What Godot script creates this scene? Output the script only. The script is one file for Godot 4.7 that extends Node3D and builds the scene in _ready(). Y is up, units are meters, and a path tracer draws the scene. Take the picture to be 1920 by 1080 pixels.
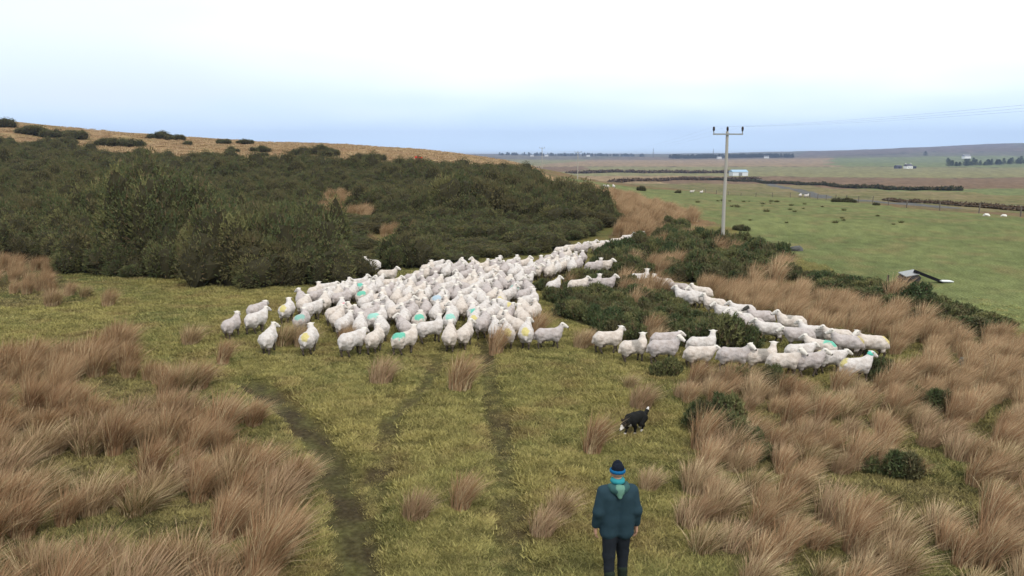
extends Node3D
# Moorland with a gathered flock of sheep, seen from a low drone. x = right, z = -depth, y = up, metres.

const ORD := ["first", "second", "third", "fourth", "fifth", "sixth", "seventh", "eighth", "ninth", "tenth", "eleventh", "twelfth", "thirteenth", "fourteenth", "fifteenth", "sixteenth", "seventeenth", "eighteenth", "nineteenth", "twentieth"]

# outlines on the ground, each point (x, depth)
const THICKET := [Vector2(-29, 40), Vector2(-26.2, 40.6), Vector2(-23.7, 42), Vector2(-21.6, 39.6), Vector2(-17.6, 36.2), Vector2(-15.2, 36.2), Vector2(-12.7, 34.2), Vector2(-9.8, 33.8), Vector2(-8.2, 35.2), Vector2(-6.6, 38.2), Vector2(-5.1, 39.8), Vector2(-4.4, 41.6), Vector2(-1.7, 43.4), Vector2(1.2, 44.2), Vector2(2.4, 47.6), Vector2(5.6, 56), Vector2(8.6, 65), Vector2(7, 80), Vector2(5.2, 106), Vector2(1, 158), Vector2(-14, 150), Vector2(-28, 138), Vector2(-52, 146), Vector2(-79, 160), Vector2(-109, 176), Vector2(-135, 190), Vector2(-60, 72)]
const CLEARING := [Vector2(-23, 93), Vector2(-16, 93), Vector2(-11.6, 63), Vector2(-16.4, 63)]
const CLEARING_B := [Vector2(-11.0, 57), Vector2(-7.0, 56), Vector2(-5.8, 46.6), Vector2(-9.4, 47)]
const SHRUB_A := [Vector2(1.3, 34.4), Vector2(4.4, 34.6), Vector2(6.0, 33), Vector2(6.3, 28.6), Vector2(7.1, 24.6), Vector2(7.3, 22.9), Vector2(6.5, 22.8), Vector2(5.1, 23.8), Vector2(3.6, 24.3), Vector2(1.9, 26.8), Vector2(1.4, 30)]
const SHRUB_B := [Vector2(4.8, 42.4), Vector2(7.2, 45), Vector2(11.8, 57), Vector2(12.6, 50), Vector2(14.6, 43), Vector2(13.2, 36), Vector2(10.4, 33.2), Vector2(8.3, 34.6), Vector2(6.5, 35.8), Vector2(4.9, 38)]
const SHRUB_C := [Vector2(13.3, 37), Vector2(15.5, 32.2), Vector2(16.3, 25.6), Vector2(15.2, 23.6), Vector2(14.3, 25.4), Vector2(13.6, 28.8), Vector2(12.6, 32.8)]
const ROUGH_L := [Vector2(-15.8, 22.4), Vector2(-13.9, 23.2), Vector2(-12.3, 24.2), Vector2(-10.2, 20.4), Vector2(-6.4, 17.9), Vector2(-4.2, 14.8), Vector2(-3.3, 11.9), Vector2(-3.1, 8.6), Vector2(-12, 8.6), Vector2(-24, 20)]
const ROUGH_R := [Vector2(3.9, 19.6), Vector2(6.9, 19.4), Vector2(9.2, 18.9), Vector2(10.8, 20.4), Vector2(12.6, 24), Vector2(13.4, 25), Vector2(15.6, 23.4), Vector2(20, 23), Vector2(22, 18), Vector2(12, 8.6), Vector2(2.8, 8.6), Vector2(2.7, 12.1), Vector2(4.0, 16.1)]
const ROUGH_UP := [Vector2(7.6, 33.4), Vector2(10.3, 32.2), Vector2(12.4, 32.2), Vector2(13.4, 28.5), Vector2(14.2, 25), Vector2(12.5, 24), Vector2(10.8, 21.6), Vector2(10.8, 23.4), Vector2(9.2, 26.2), Vector2(8, 30)]
const ROUGH_LANE := [Vector2(6.4, 54), Vector2(9.6, 63), Vector2(8, 85), Vector2(9, 140), Vector2(13.5, 140), Vector2(14.8, 100), Vector2(15.4, 64), Vector2(12.4, 59), Vector2(7.4, 48)]
const ROUGH_TOPLEFT := [Vector2(-28, 40.4), Vector2(-24.5, 41.2), Vector2(-22.6, 38.6), Vector2(-19.5, 34.4), Vector2(-17, 31), Vector2(-19, 29.4), Vector2(-24, 34), Vector2(-28, 38)]
const FIELD := [Vector2(9.6, 180), Vector2(14.4, 143), Vector2(15.2, 101), Vector2(16.3, 64), Vector2(16, 43), Vector2(16.4, 33), Vector2(17, 26), Vector2(16.8, 20), Vector2(40, 20), Vector2(47, 74), Vector2(46.5, 93), Vector2(56, 150), Vector2(48, 210), Vector2(20, 175)]
const FLOCK := [Vector2(-7.4, 26.9), Vector2(-8.0, 29.2), Vector2(-7.7, 30.8), Vector2(-6.6, 32.4), Vector2(-4.4, 32.6), Vector2(-3.9, 37.3), Vector2(1.0, 38.6), Vector2(1.8, 39.8), Vector2(2.3, 41.7), Vector2(3.8, 40.7), Vector2(3.3, 36.8), Vector2(0.9, 34.4), Vector2(0.8, 27.6), Vector2(0.6, 24.2), Vector2(-1.6, 24.0), Vector2(-3.2, 23.9), Vector2(-5.1, 24.0), Vector2(-6.2, 25.2)]
const TRACKS := [[Vector2(-6.6, 19.2), Vector2(-5.9, 18.3), Vector2(-4.7, 16.6), Vector2(-3.6, 14.6), Vector2(-2.75, 12.3), Vector2(-2.1, 10.1), Vector2(-1.6, 7)], [Vector2(-1.8, 24), Vector2(-2.0, 22.5), Vector2(-2.2, 18.8), Vector2(-2.7, 16.5), Vector2(-2.45, 14.3), Vector2(-2.3, 10)], [Vector2(-0.9, 24), Vector2(-0.8, 22.5), Vector2(-0.5, 18.3), Vector2(-0.3, 16.1), Vector2(-0.15, 14.0), Vector2(-0.05, 11.7), Vector2(0.1, 7)]]
const TRACK_HALF := [0.42, 0.3, 0.34]
const ROAD := [Vector2(52, 96), Vector2(59.5, 126), Vector2(71, 176), Vector2(115, 318), Vector2(136, 408), Vector2(190, 620)]

var used := {}
var fine := FastNoiseLite.new()
var coarse := FastNoiseLite.new()
var broad := FastNoiseLite.new()
var rng := RandomNumberGenerator.new()
var sheep_at: Array[Vector2] = []
var tussock_spots: Array = []
var M := {}

# ------------------------------------------------------------------ small helpers
func numbered(called: String) -> String:
	var k: int = used.get(called, 0)
	used[called] = k + 1
	return called if k == 0 else "%s_%03d" % [called, k]

func tag(o: Node, label: String, category: String, group := "") -> void:
	o.set_meta("label", label)
	o.set_meta("category", category)
	if group != "":
		o.set_meta("group", group)

func structure(o: Node) -> void:
	o.set_meta("kind", "structure")

func stuff(o: Node) -> void:
	o.set_meta("kind", "stuff")

func place(o: Node3D, called: String) -> Node3D:
	o.name = numbered(called)
	add_child(o, true)
	return o

func base(called: String, at: Vector3, turn := 0.0) -> Node3D:
	var o := Node3D.new()
	place(o, called)
	o.position = at
	o.rotation.y = turn
	return o

func part(called: String, mesh: Mesh, mat: Material, parent: Node) -> MeshInstance3D:
	var o := MeshInstance3D.new()
	o.name = called
	o.mesh = mesh
	if mat:
		o.material_override = mat
	parent.add_child(o, true)
	return o

func single(called: String, mesh: Mesh, mat: Material, at := Vector3.ZERO, turn := 0.0) -> MeshInstance3D:
	var o := MeshInstance3D.new()
	o.mesh = mesh
	if mat:
		o.material_override = mat
	place(o, called)
	o.position = at
	o.rotation.y = turn
	return o

func inside(p: Vector2, poly: Array) -> bool:
	return Geometry2D.is_point_in_polygon(p, PackedVector2Array(poly))

func far_from_line(p: Vector2, line: Array) -> float:
	var best := 1e9
	for i in line.size() - 1:
		var q := Geometry2D.get_closest_point_to_segment(p, line[i], line[i + 1])
		best = minf(best, q.distance_to(p))
	return best

func near_sheep(p: Vector2, r: float) -> bool:
	for s in sheep_at:
		if s.distance_squared_to(p) < r * r:
			return true
	return false

func lin(r: float, g: float, b: float) -> Color:
	return Color(r, g, b).linear_to_srgb()

# ------------------------------------------------------------------ lie of the land
func track_depth(x: float, d: float) -> float:
	if d > 26.0 or d < 5.0 or x < -8.0 or x > 2.0:
		return 0.0
	var p := Vector2(x, d)
	var deep := 0.0
	for i in 3:
		var away := far_from_line(p, TRACKS[i]) + 0.1 * fine.get_noise_2d(x * 9.0, d * 9.0)
		var worn := 1.0 if i == 0 else 0.66 + 0.5 * fine.get_noise_2d(x * 5.0 + 31.0, d * 3.0)
		deep = maxf(deep, worn * (1.0 - smoothstep(TRACK_HALF[i] * 0.35, TRACK_HALF[i] * 1.25, away)))
	return deep

func land(x: float, d: float) -> float:
	var dd := maxf(d, 1.0)
	var ln := log(dd)
	var v := -17.0 * smoothstep(log(60.0), log(1500.0), ln)
	var b := smoothstep(32.0, 290.0, dd) * (1.0 - smoothstep(340.0, 1000.0, dd))
	var g := 7.8 * (1.0 - tanh((x - 12.0) / 35.0)) + 0.00029 * pow(clampf(-x, 0.0, 215.0), 2.0)
	var a := clampf(x / dd, -1.0, 1.2)
	var r := smoothstep(log(2000.0), log(5500.0), ln) * (14.0 + 73.0 * pow(maxf(0.0, (a - 0.15) / 0.49), 1.6))
	return v + b * g + r

func height(x: float, d: float) -> float:
	var h := land(x, d)
	var away := sqrt(x * x + d * d)
	h += 0.07 * fine.get_noise_2d(x * 1.6, d * 1.6) + 0.03 * fine.get_noise_2d(x * 6.0, d * 6.0) * (1.0 - smoothstep(40.0, 90.0, away))
	h += 0.9 * coarse.get_noise_2d(x, d) * smoothstep(60.0, 260.0, away)
	h += 9.0 * broad.get_noise_2d(x, d) * smoothstep(900.0, 4500.0, away)
	h -= 0.09 * track_depth(x, d)
	return h

func on_ground(x: float, d: float) -> Vector3:
	return Vector3(x, height(x, d), -d)

func mix(a: Color, b: Color, t: float) -> Color:
	return a.lerp(b, clampf(t, 0.0, 1.0))

# the colour of what grows there (linear)
func growth(x: float, d: float) -> Color:
	var away := sqrt(x * x + d * d)
	var p := Vector2(x + 0.7 * fine.get_noise_2d(x * 3.0 + 40.0, d * 3.0), d + 0.7 * fine.get_noise_2d(x * 3.0, d * 3.0 + 90.0))
	var n1 := fine.get_noise_2d(x * 2.2, d * 2.2)
	var n2 := fine.get_noise_2d(x * 9.0 + 500.0, d * 9.0)
	var n3 := coarse.get_noise_2d(x * 3.0, d * 3.0)
	var c := mix(Color(0.235, 0.205, 0.075), Color(0.16, 0.16, 0.058), 0.5 + 0.9 * n1)
	c = mix(c, Color(0.21, 0.15, 0.07), smoothstep(0.12, 0.5, fine.get_noise_2d(x * 4.0, d * 4.0 + 300.0)) * 0.75)
	c = mix(c, Color(0.075, 0.105, 0.04), smoothstep(0.2, 0.55, n3 + 0.4 * n2) * 0.45)
	if away < 60.0:
		if inside(p, ROUGH_L) or inside(p, ROUGH_R) or inside(p, ROUGH_UP) or inside(p, ROUGH_TOPLEFT):
			c = mix(Color(0.15, 0.12, 0.06), Color(0.11, 0.12, 0.045), 0.5 + 1.2 * n1)
		if inside(p, SHRUB_A) or inside(p, SHRUB_B) or inside(p, SHRUB_C):
			c = mix(Color(0.10, 0.075, 0.042), Color(0.06, 0.065, 0.03), 0.5 + n1)
		var t := track_depth(x, d)
		if t > 0.0:
			c = mix(c, mix(Color(0.075, 0.058, 0.038), Color(0.10, 0.10, 0.04), 0.35 + 1.1 * n2), t * 0.92)
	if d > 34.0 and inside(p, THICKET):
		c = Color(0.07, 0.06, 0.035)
		if inside(p, CLEARING) or inside(p, CLEARING_B):
			c = mix(Color(0.26, 0.21, 0.09), Color(0.17, 0.17, 0.06), 0.5 + 1.2 * n1)
	elif inside(p, ROUGH_LANE):
		c = mix(Color(0.25, 0.15, 0.085), Color(0.18, 0.13, 0.065), 0.5 + n1)
	elif inside(p, FIELD):
		c = mix(Color(0.225, 0.255, 0.105), Color(0.165, 0.20, 0.08), 0.5 + 1.3 * n3)
		c = mix(c, Color(0.25, 0.225, 0.105), smoothstep(0.05, 0.6, n1 + 0.6 * n3 + 0.25 * smoothstep(60.0, 80.0, d) * (1.0 - smoothstep(95.0, 120.0, d))) * 0.75)
	elif d > 60.0:
		c = moor_or_valley(x, d, n1, n3)
	c = c * (1.0 + 0.4 * n2)
	c.a = 1.0
	return c

func moor_or_valley(x: float, d: float, n1: float, n3: float) -> Color:
	var moor := mix(Color(0.46, 0.33, 0.18), Color(0.36, 0.225, 0.135), 0.5 + 1.3 * n3)
	moor = mix(moor, Color(0.24, 0.20, 0.085), smoothstep(0.2, 0.5, coarse.get_noise_2d(x * 1.4 + 70.0, d * 4.0)))
	if x < 12.0 - 0.02 * d and d < 900.0:
		return moor
	var wob := 9.0 * coarse.get_noise_2d(x * 0.5, d * 0.5)
	var u := x + wob * smoothstep(60.0, 300.0, d)
	if d < 260.0 and u < 48.0 and x < 48.0:
		return mix(Color(0.27, 0.17, 0.10), Color(0.20, 0.18, 0.08), 0.5 + 1.5 * n1)
	if d < 700.0 and u < 52.0:
		return mix(Color(0.24, 0.155, 0.095), Color(0.20, 0.165, 0.09), 0.5 + 1.4 * n3)
	if far_from_line(Vector2(x, d), ROAD) < 2.6:
		return Color(0.16, 0.16, 0.17)
	if d < 460.0 and u < 150.0:
		if u > 96.0:
			return mix(Color(0.30, 0.24, 0.14), Color(0.21, 0.20, 0.09), 0.5 + 1.5 * n3)
		return mix(Color(0.18, 0.185, 0.08), Color(0.26, 0.22, 0.12), 0.5 + 1.6 * n3)
	# patchwork beyond: long parcels that run along the valley
	var row := floorf((d + 60.0 * broad.get_noise_2d(x * 2.0, d)) / (120.0 + 0.16 * d))
	var colm := floorf((x + 40.0 * broad.get_noise_2d(x, d * 2.0 + 900.0) + row * 131.0) / (260.0 + 0.2 * d))
	var cut := fposmod((d + 60.0 * broad.get_noise_2d(x * 2.0, d)) / (120.0 + 0.16 * d), 1.0)
	if cut < 0.03 + 0.03 * n1 and n3 > -0.12:
		return Color(0.085, 0.075, 0.05)
	var k := fposmod(sin(row * 12.9898 + colm * 78.233) * 43758.5453, 1.0)
	var c := Color(0.15, 0.175, 0.08)
	if k < 0.28:
		c = Color(0.26, 0.19, 0.12)
	elif k < 0.5:
		c = Color(0.20, 0.19, 0.10)
	elif k < 0.62:
		c = Color(0.17, 0.115, 0.08)
	elif k < 0.74:
		c = Color(0.13, 0.185, 0.065)
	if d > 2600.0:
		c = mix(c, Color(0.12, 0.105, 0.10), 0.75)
	return mix(c * 1.6, c * 1.25, 0.5 + 1.4 * n3)

func build_ground() -> void:
	var angles := PackedFloat32Array()
	var a := -47.0
	while a <= 47.0:
		angles.append(deg_to_rad(a))
		a += 0.22
	a = 52.0
	while a < 312.0:
		angles.append(deg_to_rad(a))
		a += 5.0
	var radii := PackedFloat32Array()
	var r := 5.0
	while r < 7200.0:
		radii.append(r)
		r *= 1.0155 if r < 60.0 else 1.019
	var na := angles.size()
	var nr := radii.size()
	var vs := PackedVector3Array()
	var cs := PackedColorArray()
	vs.resize(na * nr + 1)
	cs.resize(na * nr + 1)
	var i := 0
	for rr in radii:
		for aa in angles:
			var x := sin(aa) * rr
			var d := cos(aa) * rr
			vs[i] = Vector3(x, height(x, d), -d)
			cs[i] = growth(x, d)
			i += 1
	vs[i] = Vector3(0, height(0, 0), 0)
	cs[i] = growth(0, 0)
	var idx := PackedInt32Array()
	for k in nr - 1:
		for j in na:
			var j2 := (j + 1) % na
			var p := k * na + j
			var q := k * na + j2
			idx.append_array([p, p + na, q, q, p + na, q + na])
	for j in na:
		idx.append_array([na * nr, j, (j + 1) % na])
	var arr := []
	arr.resize(Mesh.ARRAY_MAX)
	arr[Mesh.ARRAY_VERTEX] = vs
	arr[Mesh.ARRAY_COLOR] = cs
	arr[Mesh.ARRAY_INDEX] = idx
	var am := ArrayMesh.new()
	am.add_surface_from_arrays(Mesh.PRIMITIVE_TRIANGLES, arr)
	var st := SurfaceTool.new()
	st.create_from(am, 0)
	st.generate_normals()
	var o := single("ground", st.commit(), M.ground)
	structure(o)

# ------------------------------------------------------------------ triangle soup
class Soup:
	var v := PackedVector3Array()
	var n := PackedVector3Array()
	var c := PackedColorArray()
	func tri(a: Vector3, b: Vector3, d: Vector3, col: Color) -> void:
		var nn := (d - a).cross(b - a).normalized()
		v.append(a); v.append(b); v.append(d)
		n.append(nn); n.append(nn); n.append(nn)
		c.append(col); c.append(col); c.append(col)
	func quad(a: Vector3, b: Vector3, d: Vector3, e: Vector3, col: Color) -> void:
		tri(a, b, d, col)
		tri(a, d, e, col)
	func box(lo: Vector3, hi: Vector3, col: Color) -> void:
		var p := []
		for k in 8:
			p.append(Vector3(hi.x if k & 1 else lo.x, hi.y if k & 2 else lo.y, hi.z if k & 4 else lo.z))
		for f in [[0, 1, 3, 2], [5, 4, 6, 7], [4, 0, 2, 6], [1, 5, 7, 3], [2, 3, 7, 6], [4, 5, 1, 0]]:
			quad(p[f[0]], p[f[1]], p[f[2]], p[f[3]], col)
	func mesh(into: ArrayMesh = null) -> ArrayMesh:
		var arr := []
		arr.resize(Mesh.ARRAY_MAX)
		arr[Mesh.ARRAY_VERTEX] = v
		arr[Mesh.ARRAY_NORMAL] = n
		arr[Mesh.ARRAY_COLOR] = c
		var m := into if into else ArrayMesh.new()
		m.add_surface_from_arrays(Mesh.PRIMITIVE_TRIANGLES, arr)
		return m

func tube(s: Soup, pts: Array, radii: Array, col: Color, sides := 8) -> void:
	var rings := []
	for i in pts.size():
		var dir: Vector3 = (pts[mini(i + 1, pts.size() - 1)] - pts[maxi(i - 1, 0)]).normalized()
		var side := dir.cross(Vector3.UP if absf(dir.y) < 0.9 else Vector3.RIGHT).normalized()
		var up := side.cross(dir)
		var ring := []
		for k in sides:
			var an := TAU * k / sides
			ring.append(pts[i] + (side * cos(an) + up * sin(an)) * radii[i])
		rings.append(ring)
	for i in pts.size() - 1:
		for k in sides:
			var k2 := (k + 1) % sides
			s.quad(rings[i][k], rings[i][k2], rings[i + 1][k2], rings[i + 1][k], col)
	for k in range(1, sides - 1):
		s.tri(rings[0][0], rings[0][k + 1], rings[0][k], col)
		var e: Array = rings[-1]
		s.tri(e[0], e[k], e[k + 1], col)

# a lumpy closed lump: a sphere grid pushed in and out by noise
func lump(s: Soup, centre: Vector3, size: Vector3, col: Color, rough := 0.25, seg := 10, shift := 0.0) -> void:
	var rows := []
	for i in range(seg / 2 + 1):
		var th := PI * i / (seg / 2)
		var row := []
		for j in seg:
			var ph := TAU * j / seg
			var dir := Vector3(sin(th) * cos(ph), cos(th), sin(th) * sin(ph))
			row.append(centre + dir * size * (1.0 + rough * fine.get_noise_3dv(dir * 9.0 + centre * 7.0 + Vector3(shift, 0, 0))))
		rows.append(row)
	for i in rows.size() - 1:
		for j in seg:
			var j2 := (j + 1) % seg
			s.quad(rows[i][j], rows[i][j2], rows[i + 1][j2], rows[i + 1][j], col)

# ------------------------------------------------------------------ smooth bodies: tapered bones, smooth union, surface nets
# bone = [a, b, radius at a, radius at b, colour id]
func flesh(bones: Array, cell: float, k: float, colours: Array, bump := 0.0, bump_scale := 12.0, woolly := false) -> ArrayMesh:
	var lo := Vector3(1e9, 1e9, 1e9)
	var hi := -lo
	for b in bones:
		var r: float = maxf(b[2], b[3]) + 2.5 * cell + k * 0.3 + bump
		for e in 2:
			lo = lo.min(b[e] - Vector3(r, r, r))
			hi = hi.max(b[e] + Vector3(r, r, r))
	var nx := int(ceil((hi.x - lo.x) / cell)) + 1
	var ny := int(ceil((hi.y - lo.y) / cell)) + 1
	var nz := int(ceil((hi.z - lo.z) / cell)) + 1
	var f := PackedFloat32Array()
	f.resize(nx * ny * nz)
	f.fill(9.0)
	var bd := f.duplicate()
	var id := PackedInt32Array()
	id.resize(nx * ny * nz)
	for b in bones:
		var a: Vector3 = b[0]
		var ab: Vector3 = b[1] - a
		var l2 := maxf(ab.length_squared(), 1e-9)
		var ra: float = b[2]
		var rb: float = b[3]
		var r := maxf(ra, rb) + 2.5 * cell + k
		var p0: Vector3 = (a.min(b[1]) - Vector3(r, r, r) - lo) / cell
		var p1: Vector3 = (a.max(b[1]) + Vector3(r, r, r) - lo) / cell
		for iz in range(maxi(0, int(p0.z)), mini(nz, int(p1.z) + 2)):
			for iy in range(maxi(0, int(p0.y)), mini(ny, int(p1.y) + 2)):
				var at := (iz * ny + iy) * nx
				for ix in range(maxi(0, int(p0.x)), mini(nx, int(p1.x) + 2)):
					var p := lo + Vector3(ix, iy, iz) * cell
					var t := clampf((p - a).dot(ab) / l2, 0.0, 1.0)
					var dist := (p - a - ab * t).length() - ra - (rb - ra) * t
					var i := at + ix
					if dist < bd[i]:
						bd[i] = dist
						id[i] = b[4]
					var o := f[i]
					var hh := maxf(k - absf(o - dist), 0.0) / k
					f[i] = minf(o, dist) - hh * hh * k * 0.25
	if bump > 0.0:
		for iz in nz:
			for iy in ny:
				for ix in nx:
					var i := (iz * ny + iy) * nx + ix
					if absf(f[i]) < 0.12:
						var p := (lo + Vector3(ix, iy, iz) * cell) * bump_scale
						f[i] -= bump * (fine.get_noise_3dv(p) * 1.6 + 0.6 * fine.get_noise_3dv(p * 2.3))
	var vi := PackedInt32Array()
	vi.resize(nx * ny * nz)
	vi.fill(-1)
	var vs := PackedVector3Array()
	var ns := PackedVector3Array()
	var cs := PackedColorArray()
	var off := [0, 1, nx, nx + 1, nx * ny, nx * ny + 1, nx * ny + nx, nx * ny + nx + 1]
	var edges := [[0, 1], [2, 3], [4, 5], [6, 7], [0, 2], [1, 3], [4, 6], [5, 7], [0, 4], [1, 5], [2, 6], [3, 7]]
	var w := PackedFloat32Array()
	w.resize(8)
	for iz in nz - 1:
		for iy in ny - 1:
			for ix in nx - 1:
				var i := (iz * ny + iy) * nx + ix
				var f0 := f[i]
				if f0 > 0.3:
					continue
				var mask := 0
				for q in 8:
					w[q] = f[i + off[q]]
					if w[q] < 0.0:
						mask |= 1 << q
				if mask == 0 or mask == 255:
					continue
				var sum := Vector3.ZERO
				var cnt := 0
				for e in edges:
					var u := w[e[0]]
					var vv := w[e[1]]
					if (u < 0.0) != (vv < 0.0):
						var t := u / (u - vv)
						var pa := Vector3(e[0] & 1, (e[0] >> 1) & 1, e[0] >> 2)
						var pb := Vector3(e[1] & 1, (e[1] >> 1) & 1, e[1] >> 2)
						sum += pa.lerp(pb, t)
						cnt += 1
				var pos := lo + (Vector3(ix, iy, iz) + sum / cnt) * cell
				var g := Vector3(w[1] + w[3] + w[5] + w[7] - w[0] - w[2] - w[4] - w[6], w[2] + w[3] + w[6] + w[7] - w[0] - w[1] - w[4] - w[5], w[4] + w[5] + w[6] + w[7] - w[0] - w[1] - w[2] - w[3]).normalized()
				vi[i] = vs.size()
				vs.append(pos)
				ns.append(g)
				var col: Color = colours[id[i]]
				if woolly:
					col = col.lerp(Color(0.52, 0.465, 0.44), clampf(0.12 + 1.1 * fine.get_noise_3dv(pos * 50.0), 0.0, 0.7))
				cs.append(col)
	var idx := PackedInt32Array()
	for iz in range(1, nz - 1):
		for iy in range(1, ny - 1):
			for ix in range(1, nx - 1):
				var i := (iz * ny + iy) * nx + ix
				var s0 := f[i] < 0.0
				for ax in 3:
					var st: int = [1, nx, nx * ny][ax]
					if s0 == (f[i + st] < 0.0):
						continue
					var u: int = [nx, nx * ny, 1][ax]
					var v2: int = [nx * ny, 1, nx][ax]
					var qa := vi[i]
					var qb := vi[i - u]
					var qc := vi[i - u - v2]
					var qd := vi[i - v2]
					if qa < 0 or qb < 0 or qc < 0 or qd < 0:
						continue
					if (vs[qb] - vs[qa]).cross(vs[qc] - vs[qa]).dot(ns[qa] + ns[qc]) > 0.0:
						idx.append_array([qa, qc, qb, qa, qd, qc])
					else:
						idx.append_array([qa, qb, qc, qa, qc, qd])
	var arr := []
	arr.resize(Mesh.ARRAY_MAX)
	arr[Mesh.ARRAY_VERTEX] = vs
	arr[Mesh.ARRAY_NORMAL] = ns
	arr[Mesh.ARRAY_COLOR] = cs
	arr[Mesh.ARRAY_INDEX] = idx
	var m := ArrayMesh.new()
	m.add_surface_from_arrays(Mesh.PRIMITIVE_TRIANGLES, arr)
	return m

# the same shape with a patch of another colour: an uneven blot of the given half-sizes
func blotted(m: ArrayMesh, spot: Vector3, size: Vector3, col: Color, ragged: float) -> ArrayMesh:
	var arr := m.surface_get_arrays(0)
	var vs: PackedVector3Array = arr[Mesh.ARRAY_VERTEX]
	var cs: PackedColorArray = arr[Mesh.ARRAY_COLOR]
	for i in vs.size():
		var q := ((vs[i] - spot) / size).length() + ragged * fine.get_noise_3dv(vs[i] * 60.0)
		cs[i] = cs[i].lerp(col, (1.0 - smoothstep(0.8, 1.05, q)) * 0.94)
	arr[Mesh.ARRAY_COLOR] = cs
	var o := ArrayMesh.new()
	o.add_surface_from_arrays(Mesh.PRIMITIVE_TRIANGLES, arr)
	return o

# ------------------------------------------------------------------ materials
func noise_tex(freq: float, lo: Color, hi: Color, size := 512, octaves := 4, normal := false, strength := 4.0) -> NoiseTexture2D:
	var n := FastNoiseLite.new()
	n.noise_type = FastNoiseLite.TYPE_SIMPLEX_SMOOTH
	n.seed = 17
	n.frequency = freq
	n.fractal_octaves = octaves
	var t := NoiseTexture2D.new()
	t.width = size
	t.height = size
	t.seamless = true
	t.noise = n
	if normal:
		t.as_normal_map = true
		t.bump_strength = strength
	else:
		var g := Gradient.new()
		g.set_color(0, lo)
		g.set_color(1, hi)
		t.color_ramp = g
	return t

func mat(col: Color, rough := 0.9, vertex := false) -> StandardMaterial3D:
	var m := StandardMaterial3D.new()
	m.albedo_color = col
	m.roughness = rough
	m.metallic_specular = 0.2
	m.vertex_color_use_as_albedo = vertex
	m.cull_mode = BaseMaterial3D.CULL_DISABLED
	return m

func make_materials() -> void:
	var g := mat(Color.WHITE, 0.95, true)
	g.albedo_texture = noise_tex(0.03, Color(0.62, 0.60, 0.55), Color(1, 1, 1), 512, 5)
	g.uv1_triplanar = true
	g.uv1_world_triplanar = true
	g.uv1_scale = Vector3(0.45, 0.45, 0.45)
	g.normal_enabled = true
	g.normal_texture = noise_tex(0.05, Color.BLACK, Color.WHITE, 512, 4, true, 6.0)
	M.ground = g
	M.leaf = mat(Color.WHITE, 0.75, true)
	M.leaf.backlight_enabled = true
	M.leaf.backlight = Color(0.12, 0.12, 0.06)
	M.straw = mat(Color.WHITE, 0.8, true)
	M.rush = mat(lin(0.42, 0.45, 0.4), 0.8, true)
	M.wood = mat(Color.WHITE, 0.9, true)
	M.fleece = [mat(Color(1, 1, 1), 1.0, true), mat(Color(1.0, 0.98, 0.955), 1.0, true), mat(Color(0.90, 0.885, 0.89), 1.0, true)]
	for m in M.fleece:
		m.albedo_texture = noise_tex(0.06, Color(0.80, 0.78, 0.76), Color.WHITE, 256, 4)
		m.uv1_triplanar = true
		m.uv1_scale = Vector3(2.2, 2.2, 2.2)
		m.rim_enabled = true
		m.rim = 0.2
	M.hide = mat(Color.WHITE, 0.85, true)
	M.paint = mat(Color.WHITE, 0.85, true)
	M.cloth = mat(Color.WHITE, 0.85, true)
	M.cloth.albedo_texture = noise_tex(0.12, Color(0.82, 0.82, 0.82), Color.WHITE, 256, 3)
	M.cloth.uv1_triplanar = true
	M.cloth.uv1_scale = Vector3(6, 6, 6)

# ------------------------------------------------------------------ plants
# dry grass: blades that rise from a tight foot and bow with the wind
func tussock_mesh(seed_: int, blades: int, foot: float, tall: float, spread: float, width: float, green := 0.0, hue := Color(0.36, 0.24, 0.145)) -> ArrayMesh:
	var r := RandomNumberGenerator.new()
	r.seed = seed_
	var s := Soup.new()
	for i in blades:
		var an := r.randf() * TAU
		var q := sqrt(r.randf())
		var p := Vector3(cos(an), 0, sin(an)) * foot * q
		var h := tall * r.randf_range(0.55, 1.05) * (1.0 - 0.25 * q)
		var lean := Vector3(cos(an), 0, sin(an)) * spread * (0.25 + 0.9 * q) * r.randf_range(0.5, 1.4)
		lean += Vector3(r.randfn(0.0, 0.11), 0, r.randfn(0.0, 0.11)) * tall + Vector3(0.3, 0, 0.03) * tall * r.randf_range(0.3, 1.5)
		var wd := Vector3(-sin(an), 0, cos(an)).rotated(Vector3.UP, r.randf_range(-0.9, 0.9)) * width * r.randf_range(0.7, 1.4)
		var k := r.randf()
		var col := Color(0.44, 0.305, 0.19).lerp(Color(0.27, 0.165, 0.095), r.randf())
		col = col.lerp(hue, 0.5)
		if k < 0.22:
			col = Color(0.52, 0.40, 0.25)
		elif k < 0.22 + green:
			col = Color(0.13, 0.14, 0.05)
		elif k > 0.9:
			col = Color(0.15, 0.095, 0.05)
		var prev := p
		var pw := wd
		for seg in 3:
			var t := (seg + 1) / 3.0
			var nxt := p + Vector3(0, h * (t - 0.2 * t * t * clampf(lean.length() / tall, 0.0, 1.4)), 0) + lean * t * t
			var nw := wd * (1.0 - t * 0.85)
			if seg < 2:
				s.quad(prev - pw, prev + pw, nxt + nw, nxt - nw, col)
			else:
				s.tri(prev - pw, prev + pw, nxt, col)
			prev = nxt
			pw = nw
	return s.mesh()

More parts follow.
